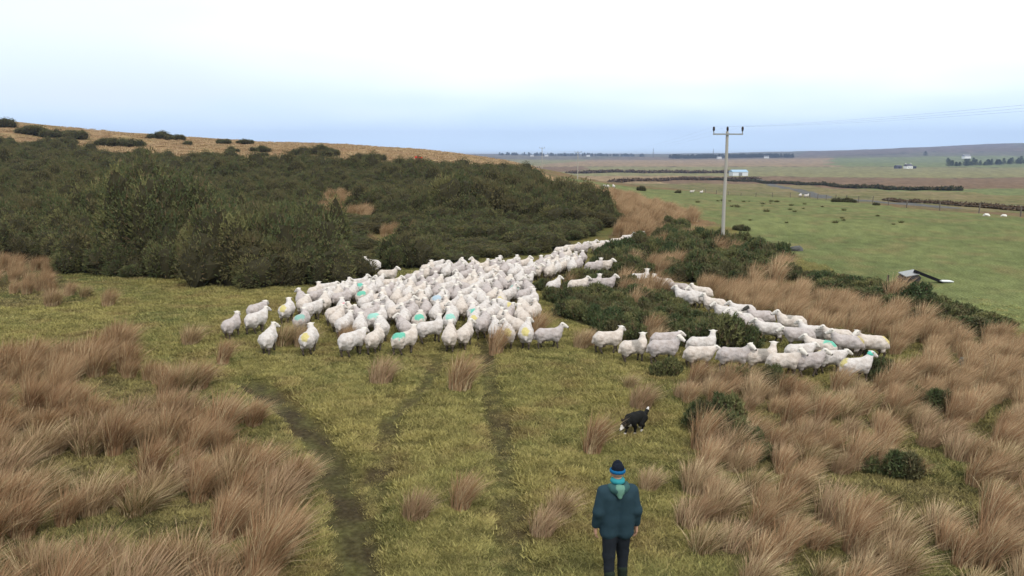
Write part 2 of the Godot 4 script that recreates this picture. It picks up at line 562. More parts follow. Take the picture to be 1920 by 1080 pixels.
# gorse: overlapping domes bristling with short spiny shoots over a tangle of dead stems
func gorse_meshes(seed_: int, reach: float, tall: float, domes: int, shoots: int, shoot: float, upright: float, tint: float) -> Array:
	var r := RandomNumberGenerator.new()
	r.seed = seed_
	var d := []
	for i in domes:
		var an := r.randf() * TAU
		var q := sqrt((i + 0.3) / domes) * 0.72
		var rad := reach * r.randf_range(0.24, 0.46) * (1.15 - 0.4 * q)
		var top := tall * (1.0 - 0.55 * q * q) * r.randf_range(0.66, 1.08)
		d.append([Vector3(cos(an) * q * reach, 0, sin(an) * q * reach), rad, top, r.randf_range(-0.45, 0.45), r.randf()])
	var core := Soup.new()
	for e in d:
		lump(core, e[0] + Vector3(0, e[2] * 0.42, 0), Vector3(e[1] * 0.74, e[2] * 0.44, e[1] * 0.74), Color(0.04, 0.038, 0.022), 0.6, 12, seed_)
	for i in 16:
		var e: Array = d[i % d.size()]
		var an := r.randf() * TAU
		var foot: Vector3 = e[0] * 0.5 + Vector3(cos(an), 0, sin(an)) * 0.12 * reach + Vector3(0, -0.1, 0)
		var tip: Vector3 = e[0] + Vector3(cos(an) * e[1] * 0.85, e[2] * r.randf_range(0.35, 0.7), sin(an) * e[1] * 0.85)
		tube(core, [foot, foot.lerp(tip, 0.5) + Vector3(0, 0.08, 0), tip], [0.035, 0.025, 0.01], Color(0.075, 0.055, 0.04), 4)
	var s := Soup.new()
	var per := shoots / d.size()
	for e in d:
		for i in per:
			var y := 1.0 - 1.8 * (i + r.randf()) / per
			var an := i * 2.39996 + r.randf() * 0.8
			var w := sqrt(maxf(0.0, 1.0 - y * y))
			var dir := Vector3(cos(an) * w, y, sin(an) * w)
			var bumpy := 1.0 + 0.4 * fine.get_noise_3dv(dir * 14.0 + e[0] * 9.0 + Vector3(seed_, 0, 0)) + 0.10 * fine.get_noise_3dv(dir * 45.0 + Vector3(0, seed_, 0))
			bumpy *= r.randf_range(0.86, 1.03)
			var p: Vector3 = e[0] + Vector3(0, e[2] * 0.48, 0) + dir * Vector3(e[1], e[2] * 0.52, e[1]) * bumpy
			if p.y < 0.02:
				continue
			var sp: Vector3 = (dir * (1.0 - upright) + Vector3(0, upright + 0.25, 0)).normalized()
			var tone := fine.get_noise_3dv(p * 7.0 + Vector3(seed_ * 3, 0, 0))
			var col := Color(0.084, 0.098, 0.045).lerp(Color(0.19, 0.178, 0.078), clampf(0.45 + e[3] + tone * 1.5 + r.randf_range(-0.35, 0.35), 0.0, 1.0))
			col = col.lerp(Color(0.072, 0.10, 0.046), tint)
			if e[4] < 0.16:
				col = col.lerp(Color(0.12, 0.095, 0.055), 0.55)
			if r.randf() < 0.1:
				col = Color(0.15, 0.115, 0.065)
			for q in 4:
				var out := (sp + Vector3(r.randfn(0, 0.42), r.randfn(0, 0.32), r.randfn(0, 0.42))).normalized()
				var len := shoot * r.randf_range(0.6, 1.35)
				var side := out.cross(Vector3(r.randf() - 0.5, r.randf() - 0.5, r.randf() - 0.5)).normalized() * shoot * 0.17
				var foot := p - out * len * 0.35
				s.tri(foot - side, foot + side, p + out * len * 0.75, col * r.randf_range(0.85, 1.15))
	return [s.mesh(), core.mesh()]

func both(pair: Array, mats: Array) -> ArrayMesh:
	var m := ArrayMesh.new()
	for i in pair.size():
		m.add_surface_from_arrays(Mesh.PRIMITIVE_TRIANGLES, pair[i].surface_get_arrays(0))
		m.surface_set_material(i, mats[i])
	return m

func bush_proto(called: String, pair: Array) -> Node3D:
	var o := Node3D.new()
	o.name = called
	part("foliage", pair[0], M.leaf, o)
	part("stems", pair[1], M.wood, o)
	return o

func put_copy(proto: Node3D, called: String, at: Vector3, turn: float, size: Vector3) -> Node3D:
	var o: Node3D = proto.duplicate()
	place(o, called)
	o.position = at
	o.rotation.y = turn
	o.scale = size
	return o

func scatter(poly: Array, cell: float, jitter: float) -> Array:
	var lo := Vector2(1e9, 1e9)
	var hi := -lo
	for p in poly:
		lo = lo.min(p)
		hi = hi.max(p)
	var out := []
	var row := 0
	var y := lo.y
	while y < hi.y:
		var x := lo.x + (cell * 0.5 if row % 2 else 0.0)
		while x < hi.x:
			var p := Vector2(x + rng.randf_range(-1, 1) * jitter * cell, y + rng.randf_range(-1, 1) * jitter * cell)
			if inside(p, poly):
				out.append(p)
			x += cell
		y += cell * 0.87
		row += 1
	return out

func multi(called: String, mesh: Mesh, xf: Array, cols: Array, m: Material) -> MultiMeshInstance3D:
	var mm := MultiMesh.new()
	mm.transform_format = MultiMesh.TRANSFORM_3D
	mm.use_colors = cols.size() > 0
	mm.mesh = mesh
	mm.instance_count = xf.size()
	for i in xf.size():
		mm.set_instance_transform(i, xf[i])
		if cols.size() > 0:
			mm.set_instance_color(i, cols[i])
	var o := MultiMeshInstance3D.new()
	o.multimesh = mm
	if m:
		o.material_override = m
	place(o, called)
	stuff(o)
	return o

func gorse_note(p: Vector2) -> String:
	if p.distance_to(Vector2(-17, 74)) < 13.0:
		return ", near its pale clearing"
	if p.distance_to(Vector2(-8.3, 50)) < 5.5:
		return ", around its small grassy gap"
	if p.x > 0.0:
		return ", on the side toward the lane"
	if p.x < -0.48 * p.y:
		return ", toward the left edge"
	if far_from_line(p, THICKET.slice(0, 16)) < 4.5:
		return ", right behind the front row"
	return ", straight behind the flock" if p.x > -8.0 else ", deep in its left half"

# how tall the thicket stands: mounds of old gorse with lower growth between them
func gorse_rise(p: Vector2) -> float:
	var h := 0.74
	for m in [[-12.5, 41.0, 4.5, 0.95], [-19.0, 43.0, 4.0, 0.75], [-26.5, 51.0, 5.0, 0.9], [-33.0, 58.0, 5.0, 0.8], [-9.6, 36.4, 2.6, 0.35], [-16.0, 52.0, 4.0, 0.5], [2.0, 70.0, 6.0, 0.7], [-4.0, 62.0, 5.0, 0.5], [-40.0, 75.0, 7.0, 0.8]]:
		h += m[3] * exp(-p.distance_squared_to(Vector2(m[0], m[1])) / (m[2] * m[2]))
	if p.x < -5.4 and p.x > -9.8 and p.y > 38.0 and p.y < 47.5:
		h = 0.32
	if absf(p.x / p.y + 0.212) < 0.045 and p.y > 44.0 and p.y < 66.0:
		h = minf(h, 0.4)
	return h

func build_gorse() -> void:
	var protos := []
	for i in 6:
		protos.append(gorse_meshes(100 + i, 1.75, [1.9, 2.2, 1.7, 2.0, 2.3, 1.8][i], [11, 13, 12, 10, 14, 12][i], 4600, 0.105, 0.12, [0.0, 0.1, 0.3, 0.0, 0.15, 0.45][i]))
	var nodes := []
	for p in protos:
		nodes.append(bush_proto("gorse_bush", p))
	var spots := []
	for p in scatter(THICKET, 1.75, 0.34):
		if p.y < 62.0:
			spots.append(p)
	for p in scatter(THICKET, 2.3, 0.36):
		if p.y >= 62.0 and p.y < 105.0:
			spots.append(p)
	for p in scatter(THICKET, 3.1, 0.38):
		if p.y >= 105.0:
			spots.append(p)
	var keep := []
	for p in spots:
		if p.x < -0.72 * p.y - 4.0 or inside(p, CLEARING) or inside(p, CLEARING_B) or near_sheep(p, 1.15):
			continue
		keep.append(p)
	keep.sort_custom(func(a, b): return a.length() < b.length())
	var front := []
	for p in keep:
		if p.y < 60.0 and far_from_line(p, THICKET.slice(0, 16)) < 1.5:
			front.append(p)
	front.sort_custom(func(a, b): return a.x / a.y < b.x / b.y)
	var rest := [[], []]
	for i in keep.size():
		var p: Vector2 = keep[i]
		var big := 1.0 + 0.5 * coarse.get_noise_2d(p.x * 6.0, p.y * 6.0) + rng.randf_range(-0.2, 0.22)
		if p.y > 62.0:
			big *= 1.18
		if p.y > 105.0:
			big *= 1.35
		var tall := big * rng.randf_range(0.8, 1.15) * (1.0 + 0.7 * fine.get_noise_2d(p.x * 1.1, p.y * 1.1)) * gorse_rise(p)
		if p.y > 62.0:
			tall *= 1.05
		if p.y > 105.0:
			tall *= 0.95
		if p.x > -5.0 and p.y < 62.0:
			tall *= 0.72
		if tall > big * 1.25:
			big = tall / 1.25
		var turn := rng.randf() * TAU
		if i < 300:
			var k := rng.randi() % 6
			var o := put_copy(nodes[k], "gorse_bush", on_ground(p.x, p.y) - Vector3(0, 0.06, 0), turn, Vector3(big, tall, big))
			var at := front.find(p)
			if at >= 0:
				var from_end := front.size() - 1 - at
				var which := "%s from the left end" % ORD[at] if at < front.size() / 2 else "%s from the lane end" % ORD[from_end % 20]
				tag(o, "rounded dark green gorse bush in thicket's front row, %s" % which, "bush", "gorse along the front of the thicket")
			else:
				tag(o, "dark green gorse bush inside the dense thicket" + gorse_note(p), "bush", "gorse inside the thicket" + gorse_note(p))
		else:
			rest[0 if fine.get_noise_2d(p.x * 1.3, p.y * 1.3 + 77.0) + rng.randf_range(-0.15, 0.15) < 0.0 else 1].append(Transform3D(Basis(Vector3.UP, turn).scaled(Vector3(big, tall, big)), on_ground(p.x, p.y) - Vector3(0, 0.06, 0)))
	var o := multi("gorse_thicket", both(protos[2], [M.leaf, M.wood]), rest[0], [], null)
	tag(o, "dark green mass of gorse covering the slope up to the pale moor", "thicket")
	o = multi("gorse_thicket", both(protos[3], [M.leaf, M.wood]), rest[1], [], null)
	tag(o, "olive brown gorse patches mixed through the mass on the slope", "thicket")
	# gorse clumps that stand apart on the open moor, and in the green field
	var lone := [[-150.6, 239.0, 2.2, "small gorse bush on the skyline at the far left edge"], [-131, 220, 2.6, "leftmost long gorse clump high on the pale moor"], [-124.5, 219, 2.5, "gorse bush in the middle of the long clump high on the moor"], [-118, 218, 2.2, "gorse bush at the right end of the long moor clump"], [-109, 195, 1.9, "flat gorse bush on moor below the long dark clump"], [-97, 194, 2.2, "gorse bush on the moor beside a small rounded one, left half of oval clump"], [-92, 193.5, 2.1, "right half of the oval gorse clump on the moor"], [-102, 233, 2.0, "left gorse of the pair near the moor skyline"], [-97, 232, 1.7, "right gorse of the pair near the moor skyline"], [-78.5, 219, 1.5, "low spreading gorse high on the moor, left of a round one"], [-73.6, 221, 1.5, "small round gorse bush high on the moor"], [-61, 194, 1.4, "gorse bush midway along the moor with a small one below"], [-66.5, 190, 1.0, "small dark round gorse alone on pale moor grass"], [-49.5, 189, 2.0, "left end of the tall gorse clump above thicket edge"], [-46, 189.5, 2.3, "tallest gorse in the clump above thicket edge"], [-42.5, 187, 1.8, "right end of the tall gorse clump above thicket edge"], [-33.5, 176, 1.3, "small gorse bush above thicket, left of the red vehicle"], [-29.5, 175, 1.4, "gorse bush just above the thicket near the red vehicle"], [-83, 205, 0.8, "tiny gorse tuft on moor between larger clumps"], [-56, 180, 0.9, "tiny gorse tuft just above the thicket edge"],
		[23.7, 146, 0.6, "lone dark round bush standing in the far green field"], [31, 148, 0.42, "smaller of two dark bushes by the far fence line"], [48.2, 117, 0.62, "left half of the dark oval bush at the field's far edge"], [49.6, 116.4, 0.55, "right half of the dark oval bush at the field's far edge"], [46.3, 100.5, 0.3, "tiny dark bush at the field's far edge"], [16.8, 57.6, 0.4, "small dark clump in the green field beside the power pole"], [17.3, 135, 0.4, "tiny dark clump where field meets the gorse"]]
	for e in lone:
		var b := put_copy(nodes[rng.randi() % 6], "gorse_bush", on_ground(e[0], e[1]) - Vector3(0, 0.08, 0), rng.randf() * TAU, Vector3(e[2] * 1.1, e[2] * 0.62 if e[2] > 1.3 else e[2] * 0.8, e[2]))
		tag(b, e[3], "bush", "gorse standing apart")

func build_shrubs() -> void:
	var nodes := []
	for i in 4:
		nodes.append(bush_proto("low_shrub", gorse_meshes(300 + i, 0.85, [0.75, 0.9, 0.8, 0.7][i], 5, 1300, 0.15, 0.62, [0.6, 0.3, 0.8, 0.1][i])))
	var where := [[SHRUB_A, 0.84, "low spiky green shrub in the patch between the two sheep files", "shrubs between the sheep files"], [SHRUB_B, 1.1, "low green shrub in the bank below the power pole", "shrubs on the bank by the pole"], [SHRUB_C, 0.95, "dark green shrub in the strip along the field edge", "shrubs along the field edge"]]
	for w in where:
		for p in scatter(w[0], w[1], 0.33):
			if near_sheep(p, 0.62):
				continue
			var gap := fine.get_noise_2d(p.x * 3.0 + 60.0, p.y * 3.0)
			if gap < (-0.3 if w[1] < 0.9 else (-0.24 if w[1] > 1.0 else -0.6)):
				tussock_spots.append(p)
				continue
			var k := (1.0 if w[1] < 0.9 else 1.28) * rng.randf_range(0.7, 1.2)
			var o := put_copy(nodes[rng.randi() % 4], "low_shrub", on_ground(p.x, p.y) - Vector3(0, 0.03, 0), rng.randf() * TAU, Vector3(k, k * rng.randf_range(0.75, 1.1) * (0.68 if w[1] == 0.95 else 1.0), k))
			tag(o, w[2], "shrub", w[3])
	for e in [[4.35, 15.6, 1.0, "dark bushy shrub right of the dog among dry grass"], [4.6, 14.5, 0.65, "small shrub at the foot of the dark bushy one"], [6.9, 13.6, 0.72, "dark green shrub in dry grass near the bottom edge"], [9.6, 17.3, 0.75, "round bright green shrub alone in the tan grass"], [9.5, 19.7, 0.7, "green shrub just behind the turquoise headed sheep"], [5.6, 18.9, 0.65, "green shrub in front of the near sheep file"], [6.6, 19.0, 0.7, "shrub in front of the near file, under its middle"], [4.1, 20.0, 0.6, "olive shrub hiding the legs of the near file"], [9.9, 22.6, 0.6, "dark low shrub behind the end of the sheep files"]]:
		var o := put_copy(nodes[rng.randi() % 4], "low_shrub", on_ground(e[0], e[1]) - Vector3(0, 0.03, 0), rng.randf() * TAU, Vector3(e[2], e[2], e[2]))
		tag(o, e[3], "shrub", "single shrubs in the dry grass")

func tussock_note(p: Vector2, zone: int) -> String:
	if zone == 0:
		if far_from_line(p, TRACKS[0]) < 1.2:
			return ", beside the muddy track"
		if p.x < -0.57 * p.y:
			return ", against the left edge"
		if p.y > 19.0:
			return ", where it meets the pasture"
		if p.y < 11.5:
			return ", nearest the viewer"
		return ", mid mass" if p.y > 15.0 else ", just ahead of the nearest"
	if zone == 1:
		if p.x < 4.0 and p.y < 12.5:
			return ", close to the person"
		if p.x > 0.57 * p.y:
			return ", against the right edge"
		if p.y > 17.0 and p.x < 9.2:
			return ", below the near sheep file"
		if p.y < 11.5:
			return ", nearest the viewer"
		return ", around the dark shrubs" if p.x < 7.5 else ", by the round green shrub"
	return ""

func build_tussocks() -> void:
	var meshes := []
	for i in 6:
		meshes.append(tussock_mesh(500 + i, 460, [0.22, 0.26, 0.17, 0.24, 0.3, 0.19][i], [1.05, 0.95, 1.15, 0.85, 1.0, 1.2][i], [0.2, 0.24, 0.14, 0.28, 0.22, 0.16][i], 0.0075, [0.0, 0.04, 0.0, 0.12, 0.05, 0.0][i], [Color(0.40, 0.25, 0.14), Color(0.47, 0.35, 0.22), Color(0.33, 0.19, 0.105), Color(0.36, 0.28, 0.15), Color(0.43, 0.30, 0.20), Color(0.38, 0.225, 0.125)][i]))
	var lone := [[-9.8, 23.4, 0.95, "upright tan tussock alone in grass, left of leftmost sheep"], [-7.95, 21.0, 0.85, "tan tussock in grass in front of the leftmost sheep"], [-6.95, 23.4, 1.15, "reddish tussock among sheep at the flock's left corner"], [-6.35, 23.3, 1.0, "reddish tussock right beside another at flock's left corner"], [-3.35, 19.4, 0.95, "pale tussock in front of the turquoise rumped sheep"], [-1.3, 18.7, 1.2, "big reddish tussock standing between the wheel tracks"], [-0.48, 22.3, 1.0, "tall thin reddish tussock against the flock's front row"], [2.95, 17.4, 0.85, "tan tussock behind the dog"], [1.55, 14.6, 0.95, "tan tussock left of the dog"], [2.9, 18.9, 0.55, "small tussock in grass under the near sheep file"], [-17.7, 29.8, 1.05, "round tan tussock on the left grass near the gorse"], [-15.5, 29.7, 0.95, "wide tan tussock on grass below the gorse front"], [-17.4, 31.6, 0.75, "slim tan tussock on grass behind two rounder ones"], [2.05, 23.0, 0.85, "reddish tussock between two sheep beside the shrub patch"], [0.75, 24.4, 1.0, "tan tussock at the flock's right corner by the shrubs"], [-5.1, 23.3, 0.8, "reddish tussock between sheep legs in the front row"], [2.3, 23.3, 0.7, "reddish tussock next to the shrubs by the lone sheep"], [4.4, 23.4, 0.85, "reddish tussock behind the near sheep file"], [-1.55, 11.8, 0.7, "low tan tussock between the wheel tracks near the viewer"], [-0.85, 12.1, 0.75, "tan tussock left of the right wheel track near the viewer"], [0.75, 11.8, 0.7, "tan tussock on the person's left side"], [0.45, 11.2, 0.6, "small tussock by the right wheel track, left of the person"], [2.35, 12.9, 0.6, "small tan tussock on the person's right side"]]
	for e in lone:
		var o := single("grass_tussock", meshes[rng.randi() % 6], M.straw, on_ground(e[0], e[1]) - Vector3(0, 0.02, 0), rng.randf_range(-0.5, 0.5))
		o.scale = Vector3.ONE * e[2]
		tag(o, e[3], "tussock", "tussocks standing alone")
		tussock_spots.append(Vector2(e[0], e[1]))
	var all := []
	var zones := [[ROUGH_L, 0.60, "tan wind-bent tussock in the dense dry grass at lower left", "tussocks massed at lower left"], [ROUGH_R, 0.62, "tan wind-bent tussock in the rough ground at lower right", "tussocks massed at lower right"], [ROUGH_UP, 0.75, "reddish tussock on rough ground behind the far sheep file", "tussocks behind the far file"], [ROUGH_TOPLEFT, 1.3, "reddish tussock by the gorse at the left edge", "tussocks by the gorse at left"], [ROUGH_LANE, 1.25, "", ""]]
	for zi in zones.size():
		for p in scatter(zones[zi][0], zones[zi][1], 0.42):
			if near_sheep(p, 0.42) or track_depth(p.x, p.y) > 0.3 or absf(p.x) > 0.72 * p.y + 1.0:
				continue
			if p.distance_to(Vector2(1.4, 9.7)) < 0.7:
				continue
			var patch := fine.get_noise_2d(p.x * 2.6 + 900.0, p.y * 2.6)
			if zi < 2 and patch < (-0.11 if zi == 0 else (-0.12 if p.x < 8.0 else -0.6)):
				continue
			all.append([p, zi])
	for p in scatter(CLEARING, 1.5, 0.4) + scatter(CLEARING_B, 1.9, 0.4):
		if rng.randf() < 0.6:
			all.append([p, 4])
	for p in tussock_spots:
		if p.y > 24.0 and p.x > 2.0:
			all.append([p, 4])
	all.sort_custom(func(a, b): return a[0].length() < b[0].length())
	var rest := []
	for i in all.size():
		var p: Vector2 = all[i][0]
		var k := rng.randf_range(0.7, 1.15) * (0.82 if all[i][1] == 1 else 1.0)
		var turn := rng.randf_range(-0.7, 0.7)
		if all[i][1] == 4:
			k *= 1.3
		if i < 300:
			var o := single("grass_tussock", meshes[rng.randi() % 6], M.straw, on_ground(p.x, p.y) - Vector3(0, 0.03, 0), turn)
			o.scale = Vector3(k, k * rng.randf_range(0.8, 1.1), k)
			var z: Array = zones[all[i][1]]
			var note := tussock_note(p, all[i][1])
			tag(o, z[2] + note, "tussock", z[3] + note)
		else:
			rest.append(Transform3D(Basis(Vector3.UP, turn).scaled(Vector3(k, k, k)), on_ground(p.x, p.y) - Vector3(0, 0.03, 0)))
	var o := multi("rough_grass", meshes[0], rest, [], M.straw)
	tag(o, "reddish dry grass along the lane and behind the sheep files", "grass")
	print("tussocks ", all.size())
	# moor grass on the hill
	var mm := tussock_mesh(700, 40, 0.7, 0.45, 0.4, 0.05, 0.0, Color(0.52, 0.39, 0.24))
	var xf := []
	for i in 9000:
		var an := deg_to_rad(rng.randf_range(-38.0, 2.0))
		var r := 125.0 * pow(310.0 / 125.0, rng.randf())
		var x := sin(an) * r
		var d := cos(an) * r
		if inside(Vector2(x, d), THICKET) or x > 6.0:
			continue
		var k := rng.randf_range(0.7, 1.6)
		xf.append(Transform3D(Basis(Vector3.UP, rng.randf() * TAU).scaled(Vector3(k, k * 0.8, k)), on_ground(x, d)))
	var moor := multi("moor_grass", mm, xf, [], M.straw)
	tag(moor, "pale tan moor grass over the hill above the gorse", "grass")

func build_sward() -> void:
	var s := Soup.new()
	var r := RandomNumberGenerator.new()
	r.seed = 9
	for i in 22:
		var an := r.randf() * TAU
		var p := Vector3(cos(an), 0, sin(an)) * 0.12 * sqrt(r.randf())
		var out := Vector3(r.randfn(0, 0.9), 0.8, r.randfn(0, 0.9)).normalized()
		var side := Vector3(cos(an * 3.0), 0, sin(an * 3.0)) * 0.007
		s.tri(p - side, p + side, p + out * r.randf_range(0.03, 0.075), Color.WHITE)
	var mesh := s.mesh()
	var arr := mesh.surface_get_arrays(0)
	arr[Mesh.ARRAY_COLOR] = null
	mesh = ArrayMesh.new()
	mesh.add_surface_from_arrays(Mesh.PRIMITIVE_TRIANGLES, arr)
	var xf := []
	var cols := []
	for i in 170000:
		var an := deg_to_rad(rng.randf_range(-37.0, 37.0))
		var rr := 9.0 * pow(46.0 / 9.0, rng.randf())
		var x := sin(an) * rr
		var d := cos(an) * rr
		var t := track_depth(x, d)
		if t > 0.35 and rng.randf() < t:
			continue
		var p := Vector2(x, d)
		if x > 1.0 and d > 22.0 and (inside(p, SHRUB_A) or inside(p, SHRUB_B) or inside(p, SHRUB_C)):
			continue
		if d > 34.0 and inside(p, THICKET):
			continue
		if rng.randf() < smoothstep(30.0, 46.0, rr) or (x > 15.0 and inside(p, FIELD) and rng.randf() < smoothstep(22.0, 38.0, rr)):
			continue
		var speck := fine.get_noise_2d(x * 26.0, d * 26.0)
		var g := growth(x, d) * rng.randf_range(0.8, 1.3) * (1.0 + 0.9 * speck)
		g = g.lerp(Color(0.34, 0.29, 0.11), clampf(speck * 1.5 + 0.08, 0.0, 0.6))
		if rng.randf() < 0.12:
			g = g.lerp(Color(0.34, 0.27, 0.13), 0.6)
		g.a = 1.0
		var k := rng.randf_range(0.7, 1.25) * (1.0 + rr * 0.014) * (1.0 + 0.6 * speck)
		if t > 0.05:
			k *= 0.6
		xf.append(Transform3D(Basis(Vector3.UP, rng.randf() * TAU).scaled(Vector3(k, k * rng.randf_range(0.6, 1.3), k)), on_ground(x, d)))
		cols.append(g)
	var o := multi("grass", mesh, xf, cols, M.straw)
	tag(o, "short yellow-green grass of the open pasture", "grass")

# ------------------------------------------------------------------ sheep
# local frame: the animal looks along -z, hooves at y = 0
func sheep_shapes(step: float, yaw: float, drop: float) -> Array:
	var skin := []
	var wool := []
	for s in [-1.0, 1.0]:
		var f: float = step * s
		# front leg: shoulder, knee (wrist), pastern, hoof
		skin.append([Vector3(0.09 * s, 0.42, -0.21), Vector3(0.085 * s, 0.24, -0.22 - 0.05 * f), 0.062, 0.034, 1])
		skin.append([Vector3(0.085 * s, 0.24, -0.22 - 0.05 * f), Vector3(0.085 * s, 0.065, -0.21 - 0.10 * f), 0.034, 0.024, 1])
		skin.append([Vector3(0.085 * s, 0.065, -0.21 - 0.10 * f), Vector3(0.085 * s, 0.026, -0.235 - 0.10 * f), 0.026, 0.027, 2])
		# hind leg: thigh to stifle, to hock, cannon, hoof
		skin.append([Vector3(0.10 * s, 0.42, 0.26), Vector3(0.10 * s, 0.32, 0.20 + 0.05 * f), 0.11, 0.075, 1])
		skin.append([Vector3(0.10 * s, 0.32, 0.20 + 0.05 * f), Vector3(0.095 * s, 0.215, 0.33 + 0.07 * f), 0.075, 0.036, 1])
		skin.append([Vector3(0.095 * s, 0.215, 0.33 + 0.07 * f), Vector3(0.09 * s, 0.065, 0.29 + 0.10 * f), 0.034, 0.024, 1])
		skin.append([Vector3(0.09 * s, 0.065, 0.29 + 0.10 * f), Vector3(0.09 * s, 0.026, 0.265 + 0.10 * f), 0.026, 0.027, 2])
		wool.append([Vector3(0.085 * s, 0.47, 0.25), Vector3(0.10 * s, 0.30, 0.27 + 0.04 * f), 0.155, 0.085, 0])
		wool.append([Vector3(0.09 * s, 0.46, -0.20), Vector3(0.09 * s, 0.32, -0.22 - 0.03 * f), 0.13, 0.062, 0])
	var turn := Basis(Vector3.UP, yaw)
	var root := Vector3(0, 0.55, -0.28)
	var poll := root + turn * Vector3(0, 0.245 - drop, -0.15 - drop * 0.35)
	var face := Basis(Vector3.UP, yaw * 1.35)
	var muzzle := poll + face * Vector3(0, -0.085, -0.175)
	skin.append([Vector3(0, 0.47, 0.26), Vector3(0, 0.48, -0.2), 0.15, 0.15, 1])
	skin.append([root, poll, 0.10, 0.07, 0])
	skin.append([poll + face * Vector3(0, 0.012, -0.01), poll + face * Vector3(0, -0.035, -0.09), 0.074, 0.06, 0])
	skin.append([poll + face * Vector3(0, -0.035, -0.09), muzzle, 0.056, 0.036, 0])
	skin.append([muzzle, muzzle + face * Vector3(0, -0.008, -0.014), 0.033, 0.028, 3])
	for s in [-1.0, 1.0]:
		skin.append([poll + face * Vector3(0.055 * s, 0.045, 0.0), poll + face * Vector3(0.135 * s, 0.065, 0.01), 0.024, 0.012, 0])
		skin.append([poll + face * Vector3(0.05 * s, -0.005, -0.068), poll + face * Vector3(0.052 * s, -0.006, -0.07), 0.015, 0.014, 3])
	wool.append([Vector3(0, 0.475, 0.27), Vector3(0, 0.485, -0.19), 0.205, 0.195, 0])
	wool.append([Vector3(0, 0.53, 0.24), Vector3(0, 0.535, -0.16), 0.16, 0.155, 0])
	wool.append([Vector3(0, 0.50, -0.24), root.lerp(poll, 0.15), 0.17, 0.135, 0])
	wool.append([root.lerp(poll, 0.1), root.lerp(poll, 0.82), 0.135, 0.088, 0])
	wool.append([Vector3(0, 0.53, 0.44), Vector3(0, 0.36, 0.485), 0.055, 0.036, 0])
	return [skin, wool]

const DYES := {"turquoise": Color(0.13, 0.56, 0.46), "pale turquoise": Color(0.33, 0.66, 0.60), "yellow": Color(0.66, 0.58, 0.24), "pink": Color(0.72, 0.20, 0.27), "pale blue": Color(0.44, 0.58, 0.72), "grey": Color(0.34, 0.33, 0.33)}

func dyed(m: ArrayMesh, dye: String) -> ArrayMesh:
	var col: Color = DYES[dye]
	var spot := Vector3(0.02, 0.62, 0.27)
	var size := Vector3(0.18, 0.19, 0.19)
	if dye == "yellow":
		spot = Vector3(0, 0.58, 0.38)
		size = Vector3(0.13, 0.17, 0.17)
	elif dye == "grey":
		spot = Vector3(0.1, 0.6, -0.02)
		size = Vector3(0.26, 0.2, 0.16)
	return blotted(m, spot, size, col, 0.5)

func build_sheep() -> void:
	var skins := []
	var wools := []
	var tones := [Color(0.62, 0.58, 0.54), Color(0.10, 0.08, 0.065), Color(0.03, 0.028, 0.025), Color(0.06, 0.05, 0.05)]
	var poses := [[0.6, 0.0, 0.0], [-0.7, 0.55, 0.02], [0.8, -0.55, 0.0], [-0.5, 0.1, 0.14], [0.3, 1.0, -0.02], [-0.9, -0.15, 0.05]]
	for p in poses:
		var sh := sheep_shapes(p[0], p[1], p[2])
		skins.append(flesh(sh[0], 0.021, 0.035, tones))
		wools.append(flesh(sh[1], 0.026, 0.07, [Color(0.70, 0.665, 0.665)], 0.017, 46.0, true))
	var dark := blotted(skins[0], Vector3(0, 0.76, -0.5), Vector3(0.25, 0.2, 0.14), Color(0.03, 0.026, 0.024), 0.05)
	var marked := {}
	var spots := sheep_list()
	for s in spots:
		var k: int = s.pose
		var o := base("sheep", on_ground(s.x, s.d) - Vector3(0, 0.012, 0), deg_to_rad(-s.h))
		o.scale = Vector3.ONE * s.k
		part("body", dark if s.get("dark", false) else skins[k], M.hide, o)
		var m: ArrayMesh = wools[0 if s.get("dark", false) else k]
		if s.dye != "":
			var key := "%d %s" % [0 if s.get("dark", false) else k, s.dye]
			if not marked.has(key):
				marked[key] = dyed(m, s.dye)
			m = marked[key]
		var w := part("fleece", m, M.fleece[s.tone], o)
		if s.dye != "" and s.dye != "grey":
			w.set_meta("label", "fleece with a %s dye mark" % s.dye)
		if s.get("head", "") != "":
			var hm := flesh([[Vector3(0, 0.79, -0.40), Vector3(0, 0.80, -0.47), 0.085, 0.07, 0]], 0.02, 0.03, [DYES.turquoise * 1.1], 0.006, 40.0)
			var dot := part("head_dye", hm, M.fleece[0], o)
			dot.set_meta("label", "bright turquoise dye on top of the head")
		tag(o, s.label, "sheep", s.group)
	# far animals: small by distance
	for e in [[16.9, 142.0, "white sheep grazing far off where field meets the thicket"], [18.4, 143.6, "white sheep next to another far off beyond the thicket"], [41.3, 182, "left of two tiny white sheep by the far fence behind the pole"], [44.2, 185, "right of two tiny white sheep by the far fence behind the pole"], [58.2, 160, "left of two tiny sheep at the corner where the road dips"], [57.2, 154, "right of two tiny sheep at the corner where the road dips"]]:
		var k := rng.randi() % 6
		var o := base("sheep", on_ground(e[0], e[1]), rng.randf() * TAU)
		part("body", skins[k], M.hide, o)
		part("fleece", wools[k], M.fleece[0], o)
		tag(o, e[2], "sheep", "sheep far off in the fields")

func one(list: Array, x: float, d: float, h: float, label: String, dye := "", extra := {}) -> void:
	var s := {"x": x, "d": d, "h": h + rng.randf_range(-4, 4), "dye": dye, "label": label, "group": "sheep at the edges of the flock", "pose": rng.randi() % 6, "k": rng.randf_range(0.9, 1.0), "tone": [0, 0, 1, 2][rng.randi() % 4]}
	s.merge(extra, true)
	list.append(s)

